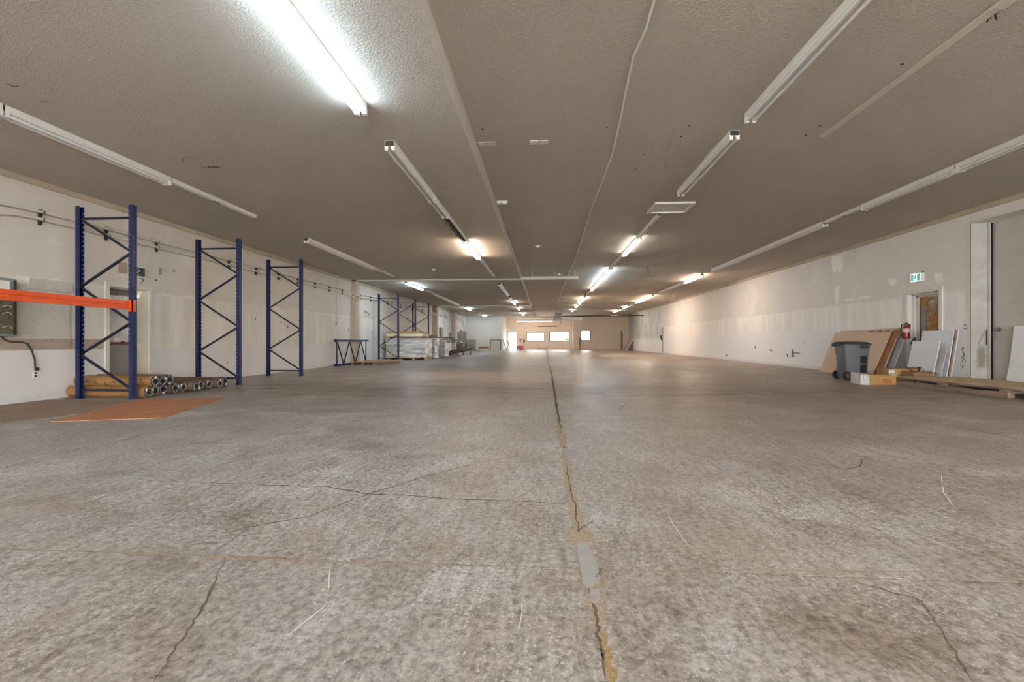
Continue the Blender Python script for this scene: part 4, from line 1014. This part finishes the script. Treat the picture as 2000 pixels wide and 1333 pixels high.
for k, (x, z, m, lab) in enumerate(((-4.15, 1.05, 'steel_dark', 'dark board leaning at the corner of the office recess'), (-3.95, 1.1, 'white_trim', 'white board leaning beside the dark one in the office recess'), (-3.75, 0.95, 'carton_brown', 'brown board leaning beside the white office door'), (-3.55, 0.9, 'kraft_sheet', 'tan board leaning against the white office door'))):
    t = MB().hexa([(x + 0.35, 45.75 + 0.3 * k, 0), (x + 0.39, 45.75 + 0.3 * k, 0), (x + 0.39, 46.25 + 0.3 * k, 0), (x + 0.35, 46.25 + 0.3 * k, 0), (x, 45.85 + 0.3 * k, z), (x + 0.04, 45.85 + 0.3 * k, z), (x + 0.04, 46.35 + 0.3 * k, z), (x, 46.35 + 0.3 * k, z)])
    tag(t.build('leaning_board', m), lab, 'board', 'boards in the office recess')
pj = thing('pallet_jack', 'red pallet jack parked beside the office door', 'pallet jack', (-2.65, 49.5, 0))
for x in (-2.95, -2.45): MB().box(x, x + 0.18, 48.6, 49.8, 0.08, 0.15).build('fork', 'jack_red', pj)
MB().box(-2.95, -2.27, 49.6, 49.95, 0.1, 0.42).build('pump_body', 'jack_red', pj)
MB().tube([(-2.6, 49.85, 0.4), (-2.6, 50.1, 1.1)], 0.03, 8).build('tiller', 'steel_dark', pj)
MB().bar((-2.72, 50.1, 1.12), (-2.48, 50.1, 1.12), 0.04, 0.12).build('handle', 'steel_dark', pj)
for x in (-2.86, -2.36): MB().tube([(x - 0.05, 48.75, 0.045), (x + 0.05, 48.75, 0.045)], 0.045, 12).build('wheel', 'rubber', pj)
MB().tube([(-2.68, 49.8, 0.09), (-2.52, 49.8, 0.09)], 0.09, 12).build('wheel', 'rubber', pj)
tag(MB().tube([(-2.25, 50.7, 0.0), (-2.22, 50.95, 1.05)], 0.025, 8).box(-2.33, -2.13, 50.9, 50.98, 0.8, 1.05).build('broom', 'steel_dark'), 'dark broom leaning on the peach office wall', 'broom')
tag(MB().box(-0.85, 0.35, 50.7, 50.95, 0, 0.09).box(-0.75, 0.25, 50.72, 50.93, 0.09, 0.13).build('timber_offcut', 'carton_brown'), 'brown timber lying along the foot of the peach wall', 'timber')
tag(MB().box(-0.72, 1.4, 50.9, 51.02, 2.50, 2.58).box(-0.72, 1.4, 50.78, 50.9, 2.55, 2.58).build('wall_shelf', 'carton_brown'), 'thin brown shelf on the peach wall above the office windows', 'shelf')
ex = thing('exit_sign', 'small white exit sign above the bright office door', 'sign', (-3.5, 51, 2.2), 'exit signs')
MB().box(-3.68, -3.33, 50.93, 51.01, 2.13, 2.42).build('casing', 'plastic_white', ex)
MB().box(-3.64, -3.53, 50.92, 50.935, 2.18, 2.37).build('panel', 'sign_green', ex); MB().box(-3.48, -3.37, 50.92, 50.935, 2.18, 2.37).build('panel', 'sign_green', ex)
# far corner on the bay side
for k, (y0, y1, z, m, lab) in enumerate(((48.0, 48.9, 1.1, 'kraft_sheet', 'tan sheet leaning at the far end of the bay wall'), (46.9, 47.9, 0.95, 'laminate_grey', 'grey sheet leaning at the far end of the bay wall'))):
    xb = 8.25; tag(MB().hexa([(xb, y0, 0), (xb + 0.05, y0, 0), (xb + 0.05, y1, 0), (xb, y1, 0), (XR - 0.06, y0, z), (XR - 0.01, y0, z), (XR - 0.01, y1, z), (XR - 0.06, y1, z)]).build('leaning_sheet', m), lab, 'sheet', 'sheets leaning by the far corner')
tag(MB().box(8.1, 8.16, 49.40, 49.5, 0, 2.05).box(8.22, 8.27, 49.42, 49.5, 0, 1.75).build('timber_post', 'plank_old'), 'thin timber posts stood against the beige end wall', 'timber')
tag(MB().tube([(3.75, 49.35, 0), (3.78, 49.42, 1.3)], 0.07, 10).build('cardboard_tube', 'carton_brown', None, True), 'brown tube standing beside the small bright window', 'tube')
nk = thing('wall_niche', 'narrow beige wall niche with black wiring in the bay wall', 'niche', (XR, 35.8, 0))
MB().box(XR - 0.015, XR, 35.5, 36.1, 0.95, 1.95).build('panel', 'reveal_cream', nk)
MB().box(XR - 0.02, XR, 35.45, 35.52, 0.0, 1.98).build('edge', 'steel_dark', nk)
MB().tube([(XR - 0.03, 35.9, 1.35), (XR - 0.06, 35.75, 1.15), (XR - 0.03, 35.6, 1.0)], 0.05, 6).build('wire', 'steel_dark', nk)
# torn paint patches on the bay wall
def wall_patch(pts, m, name='filler_patch', off=0.003):
    q = [onx(*p, XR) for p in pts]
    MB().prism([(a.y, a.z) for a in q], 'x', XR - off, XR + 0.001).build(name, m, wall_right)
wall_patch([(1625, 500), (1647, 499), (1646, 525), (1641, 533), (1636, 529), (1632, 531), (1627, 535), (1624, 515)], 'filler_white')
wall_patch([(1632, 560), (1640, 558), (1638, 590), (1632, 597), (1630, 580)], 'filler_white')
wall_patch([(1546, 683), (1550, 683), (1550, 689), (1562, 689), (1562, 691), (1550, 691), (1550, 695), (1555, 696), (1546, 698)], 'door_dark', 'gouge')
wall_patch([(1502, 684), (1506, 682), (1508, 688)], 'door_dark', 'gouge')
for p in ((1537, 692), (1418, 692), (1474, 676), (1381, 697), (1295, 687)):
    wall_patch([(p[0], p[1]), (p[0] + 2, p[1]), (p[0] + 2, p[1] + 4), (p[0], p[1] + 5)], 'door_dark', 'gouge')
for x, y, n in ((1880, 684, 6), (1882, 700, 5), (1878, 710, 4)):
    for k in range(n):
        a, b = x + random.uniform(-4, 4), y + random.uniform(-8, 8)
        wall_patch([(a, b), (a + 2, b - 1), (a + 2.5, b + 3), (a + 0.5, b + 4)], 'stain_brown', 'chip')

wall_patch([(1650, 585), (1668, 582), (1668, 586), (1650, 589)], 'filler_white')
wall_patch([(1676, 581), (1700, 577), (1700, 581), (1676, 585)], 'filler_white')
wall_patch([(1735, 545), (1748, 543), (1752, 552), (1744, 560), (1736, 554)], 'filler_white')
wall_patch([(1825, 535), (1840, 533), (1842, 548), (1832, 553), (1825, 548)], 'filler_white')
def left_patch(pts, m='stain_brown', name='scuff'):
    q = [onx(*p, XL) for p in pts]
    MB().prism([(a.y, a.z) for a in q], 'x', XL - 0.001, XL + 0.003).build(name, m, wall_left)
left_patch([(310, 522), (315, 524), (316, 536), (311, 538)]); left_patch([(316, 526), (328, 527), (328, 528), (316, 528)])
left_patch([(337, 528), (340, 526), (343, 531), (339, 533)]); left_patch([(302, 546), (307, 546), (307, 549), (302, 549)], 'door_dark')
for x_, y_ in ((712, 607), (716, 609), (719, 613), (714, 616), (726, 648), (680, 643), (498, 622), (548, 628), (556, 632), (561, 637), (545, 665)):
    left_patch([(x_, y_), (x_ + 1.6, y_ - 0.5), (x_ + 1.4, y_ + 3.5), (x_ + 0.2, y_ + 4)], 'door_dark')
for k, (p_, ln) in enumerate((((1265, 521), 0.33), ((1711, 462), 0.12))):
    q = onz(*p_, ZR) if k == 0 else onx(*p_, XR - 0.03)
    if k == 0: tag(MB().tube([(q.x, q.y, ZR), (q.x + 0.04, q.y, ZR - ln)], 0.011, 6).build('hanging_rod', 'steel_dark'), 'short dark rod hanging from the ceiling between two strip light rows', 'rod')

# ------------------------------------------------------------------ bay wall: sign, extinguisher
es = thing('exit_sign', 'green and white running figure exit sign above the boarded doorway', 'sign', (XR, 11.65, 2.44), 'exit signs')
ya, yb, za, zb = 11.49, 11.81, 2.335, 2.555
MB().box(XR - 0.075, XR, ya, yb, za, zb).build('casing', 'plastic_white', es)
MB().box(XR - 0.081, XR - 0.074, ya + 0.015, yb - 0.015, za + 0.018, zb - 0.018).build('face', 'sign_white', es)
for a, b in ((ya + 0.03, ya + 0.105), (yb - 0.105, yb - 0.03)): MB().box(XR - 0.086, XR - 0.080, a, b, za + 0.03, zb - 0.03).build('green_panel', 'sign_green', es)
yc, zc, xf = (ya + yb) / 2, (za + zb) / 2, XR - 0.086
fig = MB()
fig.tube([(xf, yc - 0.01, zc + 0.062), (xf + 0.004, yc - 0.01, zc + 0.062)], 0.014, 10)
for p, q, w in (((0, 0.045), (0.008, -0.005), 0.020), ((0.008, -0.005), (0.035, -0.03), 0.012), ((0.035, -0.03), (0.028, -0.062), 0.011), ((0.006, -0.005), (-0.022, -0.035), 0.012), ((-0.022, -0.035), (-0.045, -0.035), 0.011), ((0, 0.038), (-0.032, 0.02), 0.009), ((0, 0.038), (0.03, 0.02), 0.009)):
    fig.bar((xf + 0.002, yc + p[0], zc + p[1]), (xf + 0.002, yc + q[0], zc + q[1]), w, 0.004, (1, 0, 0))
fig.build('running_figure', 'sign_black', es)
MB().tube([(XR - 0.04, ya - 0.03, zb + 0.005), (XR - 0.04, ya + 0.01, zb + 0.005)], 0.022, 8).build('pipe_stub', 'plate_steel', es)
MB().tube([(XR - 0.03, yb, zb + 0.01), (XR - 0.01, yb + 0.06, zb + 0.01)], 0.012, 6).build('pipe_stub', 'plate_steel', es)
fe = thing('fire_extinguisher', 'red fire extinguisher with pale label hung on the door casing', 'fire extinguisher', (XR - 0.10, 11.9, 0.98))
c = (XR - 0.10, 11.90)
rs = [(0.985, 0.055), (0.995, 0.068), (1.02, 0.072), (1.24, 0.072), (1.285, 0.055), (1.31, 0.028), (1.335, 0.024)]
MB().loft([[(c[0] + r * math.cos(t), c[1] + r * math.sin(t), z) for t in (2 * math.pi * k / 20 for k in range(20))] for z, r in rs]).build('cylinder', 'ext_red', fe, True)
MB().loft([[(c[0] + 0.0735 * math.cos(t), c[1] + 0.0735 * math.sin(t), z) for t in (2 * math.pi * k / 20 for k in range(20))] for z in (1.14, 1.235)], False).build('label', 'ext_label', fe, True)
MB().tube([(c[0], c[1], 1.33), (c[0], c[1], 1.365)], 0.022, 10).build('valve', 'steel_dark', fe)
MB().bar((c[0], c[1] + 0.01, 1.372), (c[0] - 0.02, c[1] - 0.095, 1.39), 0.02, 0.012).build('lever', 'steel_dark', fe)
MB().bar((c[0], c[1] + 0.01, 1.352), (c[0] - 0.02, c[1] - 0.085, 1.345), 0.02, 0.012).build('carry_handle', 'steel_dark', fe)
MB().tube([(c[0] - 0.01, c[1] + 0.02, 1.35), (c[0] - 0.05, c[1] + 0.07, 1.33), (c[0] - 0.06, c[1] + 0.085, 1.22), (c[0] - 0.055, c[1] + 0.08, 1.05)], 0.011, 8).build('hose', 'rubber', fe, True)
MB().box(XR - 0.035, XR - 0.02, 11.87, 11.93, 1.15, 1.34).build('wall_bracket', 'steel_dark', fe)
hk = thing('wall_hook', 'dark bent metal hook with pale cloth below the extinguisher', 'hook', (XR - 0.03, 11.75, 0.85))
MB().tube([(XR - 0.02, 11.72, 1.02), (XR - 0.06, 11.74, 0.98), (XR - 0.05, 11.83, 0.86), (XR - 0.06, 11.70, 0.86), (XR - 0.04, 11.70, 1.0)], 0.014, 6).build('hook', 'steel_dark', hk)
MB().hexa([(XR - 0.05, 11.70, 0.86), (XR - 0.03, 11.70, 0.86), (XR - 0.03, 11.81, 0.86), (XR - 0.05, 11.81, 0.86), (XR - 0.05, 11.72, 0.93), (XR - 0.03, 11.72, 0.93), (XR - 0.03, 11.77, 0.93), (XR - 0.05, 11.77, 0.93)]).build('cloth', 'white_trim', hk)
tag(MB().tube([(XR - 0.045, onx(1671, 480, XR).y, 3.63), (XR - 0.045, onx(1671, 480, XR).y, 3.18)], 0.005, 5).build('hanging_wire', 'steel_dark'), 'thin straight wire hanging from the bay wall cornice', 'wire')

# ------------------------------------------------------------------ leaning sheets, bin, boxes, skid by the bay
def leaning(name, lab, cat, xb, xt, y0, y1, z, th, m, group, z2=None, y_sh=0.0):
    z2 = z if z2 is None else z2
    o = MB().hexa([(xb, y0, 0), (xb + th, y0, 0), (xb + th, y1, 0), (xb, y1, 0), (xt, y0 + y_sh, z), (xt + th, y0 + y_sh, z), (xt + th, y1 + y_sh, z2), (xt, y1 + y_sh, z2)]).build(name, m)
    return tag(o, lab, cat, group)
G = 'sheets leaning on the bay wall'
leaning('fibreboard_sheet', 'long tan fibreboard sheet leaning at the back behind the grey bin', 'sheet', 8.40, 8.885, 12.17, 14.50, 1.26, 0.02, 'kraft_sheet', G, 1.235)
leaning('fibreboard_sheet', 'wide tan fibreboard sheet leaning with its corner clear of the grey bin', 'sheet', 8.360, 8.825, 12.25, 14.66, 1.19, 0.012, 'kraft_sheet', G)
cb = thing('fibreboard_bundle', 'thick bundle of tan sheets with torn dark carton edges beside the doorway', 'sheet bundle', (8.3, 12.7, 0), G)
def slab_lean(xb, xt, y0, y1, z, th, ysh=0.0): return MB().hexa([(xb, y0, 0), (xb + th, y0, 0), (xb + th, y1, 0), (xb, y1, 0), (xt, y0 + ysh, z), (xt + th, y0 + ysh, z), (xt + th, y1 + ysh, z), (xt, y1 + ysh, z)])
slab_lean(8.18, 8.66, 12.16, 13.34, 1.165, 0.012).build('front_sheet', 'kraft_sheet', cb)
slab_lean(8.20, 8.68, 12.06, 13.3, 1.17, 0.10).build('carton_sleeve', 'kraft_sheet_dark', cb)
for k in range(4):
    y = 12.05 + 0.3 * k
    MB().hexa([(8.74, y, 1.16), (8.80, y, 1.16), (8.80, y + 0.22, 1.16), (8.74, y + 0.22, 1.16), (8.72 + 0.03 * k, y + 0.05, 1.20), (8.74 + 0.03 * k, y + 0.05, 1.21), (8.78, y + 0.15, 1.20), (8.76, y + 0.15, 1.20)]).build('torn_flap', 'carton_brown', cb)
MB().hexa([(8.70, 12.0, 1.12), (8.74, 12.0, 1.12), (8.80, 12.1, 1.12), (8.76, 12.1, 1.12), (8.70, 11.99, 1.16), (8.74, 11.99, 1.17), (8.82, 12.1, 1.26), (8.80, 12.1, 1.26)]).build('torn_flap', 'carton_brown', cb)
leaning('grey_board', 'narrow grey laminate board leaning on the door casing', 'board', 8.48, 8.83, 11.98, 12.14, 0.97, 0.02, 'laminate_grey', G)
WB = 'white boards leaning before the doorway'
leaning('white_board', 'white laminate board in front of the others, leaning before the strand board', 'board', 8.42, 8.61, 10.68, 11.42, 0.925, 0.022, 'laminate_white', WB)
leaning('white_board', 'shorter greyish laminate board leaning beside the bay corner', 'board', 8.48, 8.655, 10.56, 11.15, 0.775, 0.02, 'laminate_grey', WB)
wb = thing('white_board', 'tall white boards with dark edges leaning furthest back on the casing', 'board', (8.7, 11.0, 0), WB)
for k in range(3): slab_lean(8.60 + 0.035 * k, 8.78 + 0.035 * k, 10.54 - 0.012 * k, 11.36, 1.165, 0.022).build('sheet', ('laminate_white', 'carton_brown', 'laminate_white')[k], wb)
gp = MB(); nn = 14      # curved white panel standing in the bay
for i in range(nn + 1):
    t = i / nn; z = 1.22 * t; xx = 9.0 + 0.21 * t ** 0.8
    for th in (0, 0.008):
        gp.v += [Vector((xx + th, 8.7, z)), Vector((xx + th, 9.66 + 0.07 * t + 0.05 * (1 - t) ** 3, z))]
for i in range(nn):
    b = i * 4; gp.f += [(b, b + 1, b + 5, b + 4), (b + 2, b + 6, b + 7, b + 3), (b + 1, b + 3, b + 7, b + 5), (b, b + 4, b + 6, b + 2)]
gp.f += [(0, 2, 3, 1), (nn * 4, nn * 4 + 1, nn * 4 + 3, nn * 4 + 2)]
tag(gp.build('curved_panel', 'gloss_white_panel', None, True), 'thin bowed white panel standing in the loading bay', 'panel')

# wheeled bin
def rrect(cx, cy, w, d, z, r=0.06, n=4):
    out = []
    for (sx, sy, a0) in ((1, 1, 0), (-1, 1, 90), (-1, -1, 180), (1, -1, 270)):
        for k in range(n + 1):
            a = math.radians(a0 + 90 * k / n)
            out.append((cx + sx * (w / 2 - r) + r * math.cos(a), cy + sy * (d / 2 - r) + r * math.sin(a), z))
    return out
bn = thing('wheeled_bin', 'grey wheeled rubbish bin with black lid before the tan sheets', 'bin', (0, 0, 0))
MB().loft([rrect(0.01, 0.0, 0.515, 0.53, 0.035), rrect(0.01, 0, 0.53, 0.545, 0.06), rrect(0.0, 0, 0.58, 0.58, 0.60)]).build('body', 'bin_grey', bn, True)
MB().loft([rrect(0, 0, 0.60, 0.60, 0.595), rrect(0, 0, 0.605, 0.605, 0.61), rrect(0, 0, 0.64, 0.63, 0.845)]).build('collar', 'bin_grey', bn, True)
ld = MB().loft([rrect(-0.01, 0, 0.71, 0.69, 0.84), rrect(-0.01, 0, 0.71, 0.69, 0.866), rrect(-0.03, 0, 0.58, 0.56, 0.905), rrect(-0.05, 0, 0.36, 0.36, 0.917)]).build('lid', 'bin_dark', bn, True)
MB().tube([(-0.385, -0.24, 0.85), (-0.385, 0.24, 0.85)], 0.016, 8).build('hinge_bar', 'bin_dark', ld)
for s in (-1, 1): MB().box(-0.40, -0.31, s * 0.22 - 0.03, s * 0.22 + 0.03, 0.80, 0.86).build('hinge_arm', 'bin_dark', bn)
# recessed grip and ladder shaped recess on the face towards the aisle
fr = bn
yf = lambda z: -(0.2725 + (0.29 - 0.2725) * (z - 0.06) / 0.54) - 0.004
for z0, z1 in ((0.12, 0.38), (0.41, 0.575)):
    MB().hexa([(0.08, yf(z0) - 0.002, z0), (0.225, yf(z0) - 0.002, z0), (0.225, yf(z0) + 0.03, z0), (0.08, yf(z0) + 0.03, z0), (0.08, yf(z1) - 0.002, z1), (0.24, yf(z1) - 0.002, z1), (0.24, yf(z1) + 0.03, z1), (0.08, yf(z1) + 0.03, z1)]).build('recess', 'roll_core', bn)
MB().box(0.055, 0.27, -0.327, -0.29, 0.78, 0.835).build('front_grip', 'bin_dark', bn)
for k in range(5): MB().box(0.075 + 0.037 * k, 0.097 + 0.037 * k, -0.331, -0.30, 0.758, 0.80).build('drip', 'bin_dark', bn)
for s in (-1, 1):
    w = MB().tube([(-0.24, s * 0.272, 0.105), (-0.24, s * 0.325, 0.105)], 0.105, 20).build('wheel', 'rubber', bn, True)
    MB().tube([(-0.24, s * 0.28, 0.105), (-0.24, s * 0.331, 0.105)], 0.06, 14).build('hub', 'hub_grey', w)
MB().tube([(-0.24, -0.25, 0.105), (-0.24, 0.25, 0.105)], 0.014, 8).build('axle', 'steel_dark', bn)
bn.location = (7.37, 11.62, 0); bn.rotation_euler = (0, 0, math.radians(-8)); bn.scale = (0.86, 0.86, 1.0)

# cartons
c1 = thing('long_carton', 'long orange brown carton with silver taped end on the floor before the bin', 'carton', (6.9, 10.5, 0))
MB().hexa([(6.86, 10.27, 0), (7.44, 10.31, 0), (7.46, 10.72, 0), (6.92, 10.74, 0), (6.86, 10.27, 0.215), (7.44, 10.31, 0.19), (7.46, 10.72, 0.19), (6.92, 10.74, 0.235)]).build('box', 'carton_orange', c1)
MB().hexa([(6.68, 10.25, 0.005), (6.87, 10.265, 0), (6.925, 10.745, 0), (6.80, 10.75, 0.005), (6.69, 10.25, 0.225), (6.87, 10.265, 0.218), (6.925, 10.745, 0.238), (6.80, 10.75, 0.245)]).build('foil_end', 'reflective_foil', c1)
# pen strokes on the long side
def stroke(a, b, w=0.010):
    f = lambda u, z: (6.86 + 0.58 * u, 10.27 + 0.04 * u - 0.0015, z)
    MB().bar(f(*a), f(*b), w, 0.003, (0, -1, 0)).build('pen_mark', 'logo_red', c1)
for a, b in (((0.50, 0.115), (0.545, 0.12)), ((0.545, 0.12), (0.535, 0.04)), ((0.60, 0.13), (0.595, 0.04)), ((0.655, 0.13), (0.65, 0.035)), ((0.71, 0.12), (0.70, 0.04)), ((0.76, 0.055), (0.83, 0.05)), ((0.765, 0.10), (0.82, 0.105)), ((0.765, 0.10), (0.82, 0.055)), ((0.82, 0.105), (0.765, 0.055)), ((0.77, 0.035), (0.83, 0.03))):
    stroke(a, b)
c2 = thing('parts_carton', 'brown carton with red swoosh print and white labels behind the long carton', 'carton', (8.1, 11.2, 0))
x0, x1, y0, y1, zt = 7.76, 8.40, 10.98, 11.36, 0.30
MB().box(x0, x1, y0, y1, 0, zt).build('box', 'carton', c2, False, 0.006)
MB().box(x0 + 0.005, x0 + 0.13, y0 - 0.003, y0 + 0.001, 0.20, 0.27).build('label', 'plastic_white', c2)
MB().box(x0 + 0.005, x0 + 0.14, y0 - 0.003, y0 + 0.001, 0.07, 0.17).build('label', 'plastic_white', c2)
MB().tube([(x0 + 0.20, y0 - 0.002, 0.13), (x0 + 0.21, y0 - 0.002, 0.155), (x0 + 0.25, y0 - 0.002, 0.185), (x0 + 0.262, y0 - 0.002, 0.17), (x0 + 0.245, y0 - 0.002, 0.14), (x0 + 0.215, y0 - 0.002, 0.125)], 0.007, 6).build('logo', 'logo_red', c2)
for k in range(8):
    hgt = (0.022, 0.018, 0.026, 0.018, 0.024, 0.018, 0.022, 0.02)[k]
    MB().box(x0 + 0.30 + 0.027 * k, x0 + 0.318 + 0.027 * k, y0 - 0.002, y0 + 0.001, 0.145, 0.145 + hgt).build('print', 'marker_black', c2)
MB().hexa([(x0 + 0.3, y0, zt), (x1, y0, zt), (x1, y0 + 0.2, zt), (x0 + 0.3, y0 + 0.2, zt), (x0 + 0.34, y0 - 0.05, zt + 0.015), (x1 + 0.03, y0 - 0.08, zt + 0.035), (x1, y0 + 0.18, zt + 0.03), (x0 + 0.34, y0 + 0.18, zt + 0.02)]).build('flap', 'carton', c2)
c3 = thing('open_carton', 'torn open carton with folded flaps behind the timber skid', 'carton', (8.3, 10.9, 0))
MB().box(8.02, 8.40, 10.60, 10.92, 0, 0.25).build('box', 'carton_brown', c3)
for q in ([(8.0, 10.58, 0.24), (8.2, 10.57, 0.24), (8.2, 10.62, 0.24), (8.0, 10.63, 0.24), (7.94, 10.5, 0.21), (8.16, 10.5, 0.28), (8.18, 10.56, 0.29), (7.96, 10.56, 0.225)], [(8.22, 10.58, 0.24), (8.40, 10.58, 0.24), (8.40, 10.62, 0.24), (8.22, 10.62, 0.24), (8.26, 10.45, 0.27), (8.44, 10.5, 0.22), (8.44, 10.55, 0.23), (8.26, 10.52, 0.28)]):
    MB().hexa(q).build('flap', 'carton', c3)
sc_ = thing('scrap_bracket', 'black bent metal bracket lying on the open carton', 'bracket', (8.15, 10.85, 0.25))
MB().bar((8.02, 10.84, 0.35), (8.14, 10.80, 0.27), 0.07, 0.012).build('arm', 'steel_dark', sc_)
MB().bar((8.12, 10.80, 0.265), (8.27, 10.78, 0.26), 0.07, 0.012).build('plate', 'steel_dark', sc_)
MB().bar((8.24, 10.78, 0.26), (8.28, 10.78, 0.35), 0.05, 0.012).build('arm', 'steel_dark', sc_)
MB().bar((8.24, 10.78, 0.35), (8.32, 10.78, 0.355), 0.05, 0.012).build('lip', 'steel_dark', sc_)

# timber skid
sk = thing('timber_skid', 'long weathered timber skid topped with pale planks', 'skid', (8.1, 9.2, 0))
ys0, ys1 = 7.6, 10.48
for k in range(6):
    x = 7.49 + 0.225 * k + random.uniform(-0.01, 0.01)
    MB().hexa([(x, ys0 + random.uniform(-.05, .03), 0.165), (x + 0.165, ys0 + random.uniform(-.05, .03), 0.165), (x + 0.165, ys1 + random.uniform(-.04, .04), 0.165), (x, ys1 + random.uniform(-.04, .04), 0.165), (x, ys0 - 0.02, 0.172), (x + 0.165, ys0 - 0.02, 0.172), (x + 0.165, ys1, 0.172), (x, ys1, 0.172)]).build('plank', 'plank_pale', sk)
    MB().box(x, x + 0.165, ys0 + 0.04, ys1 - 0.04, 0.134, 0.1655).build('gap_shade_strip', 'plank_old', sk)  # dark strip added under each plank to stand in for the shaded gaps
for x in (7.46, 8.05, 8.62):
    mb = MB(); n = 14; rows_ = []
    for i in range(n + 1):
        y = 7.98 + (ys1 - 7.98 - 0.12) * i / n; j = 0.012 * noise.noise(Vector((x, y * 3, 0))); b0 = 0.0 if i % 4 else 0.006
        rows_.append([(x + j, y, b0), (x + 0.10 + j, y, b0), (x + 0.10 + j, y, 0.088 + j), (x + j, y, 0.088 + j * 1.3)])
    mb.loft(rows_).build('runner', 'plank_old', sk)
for y in (8.0, 9.2, 10.35):
    MB().box(7.47, 8.76, y, y + 0.13, 0.086, 0.135).build('cross_board', 'plank_old', sk)
MB().box(7.72, 8.7, ys0 - 0.06, ys0 - 0.015, 0.085, 0.15).build('end_board', 'plank_old', sk)
MB().box(7.455, 7.47, 9.75, 9.78, 0.05, 0.14).build('nail_plate', 'plate_steel', sk)
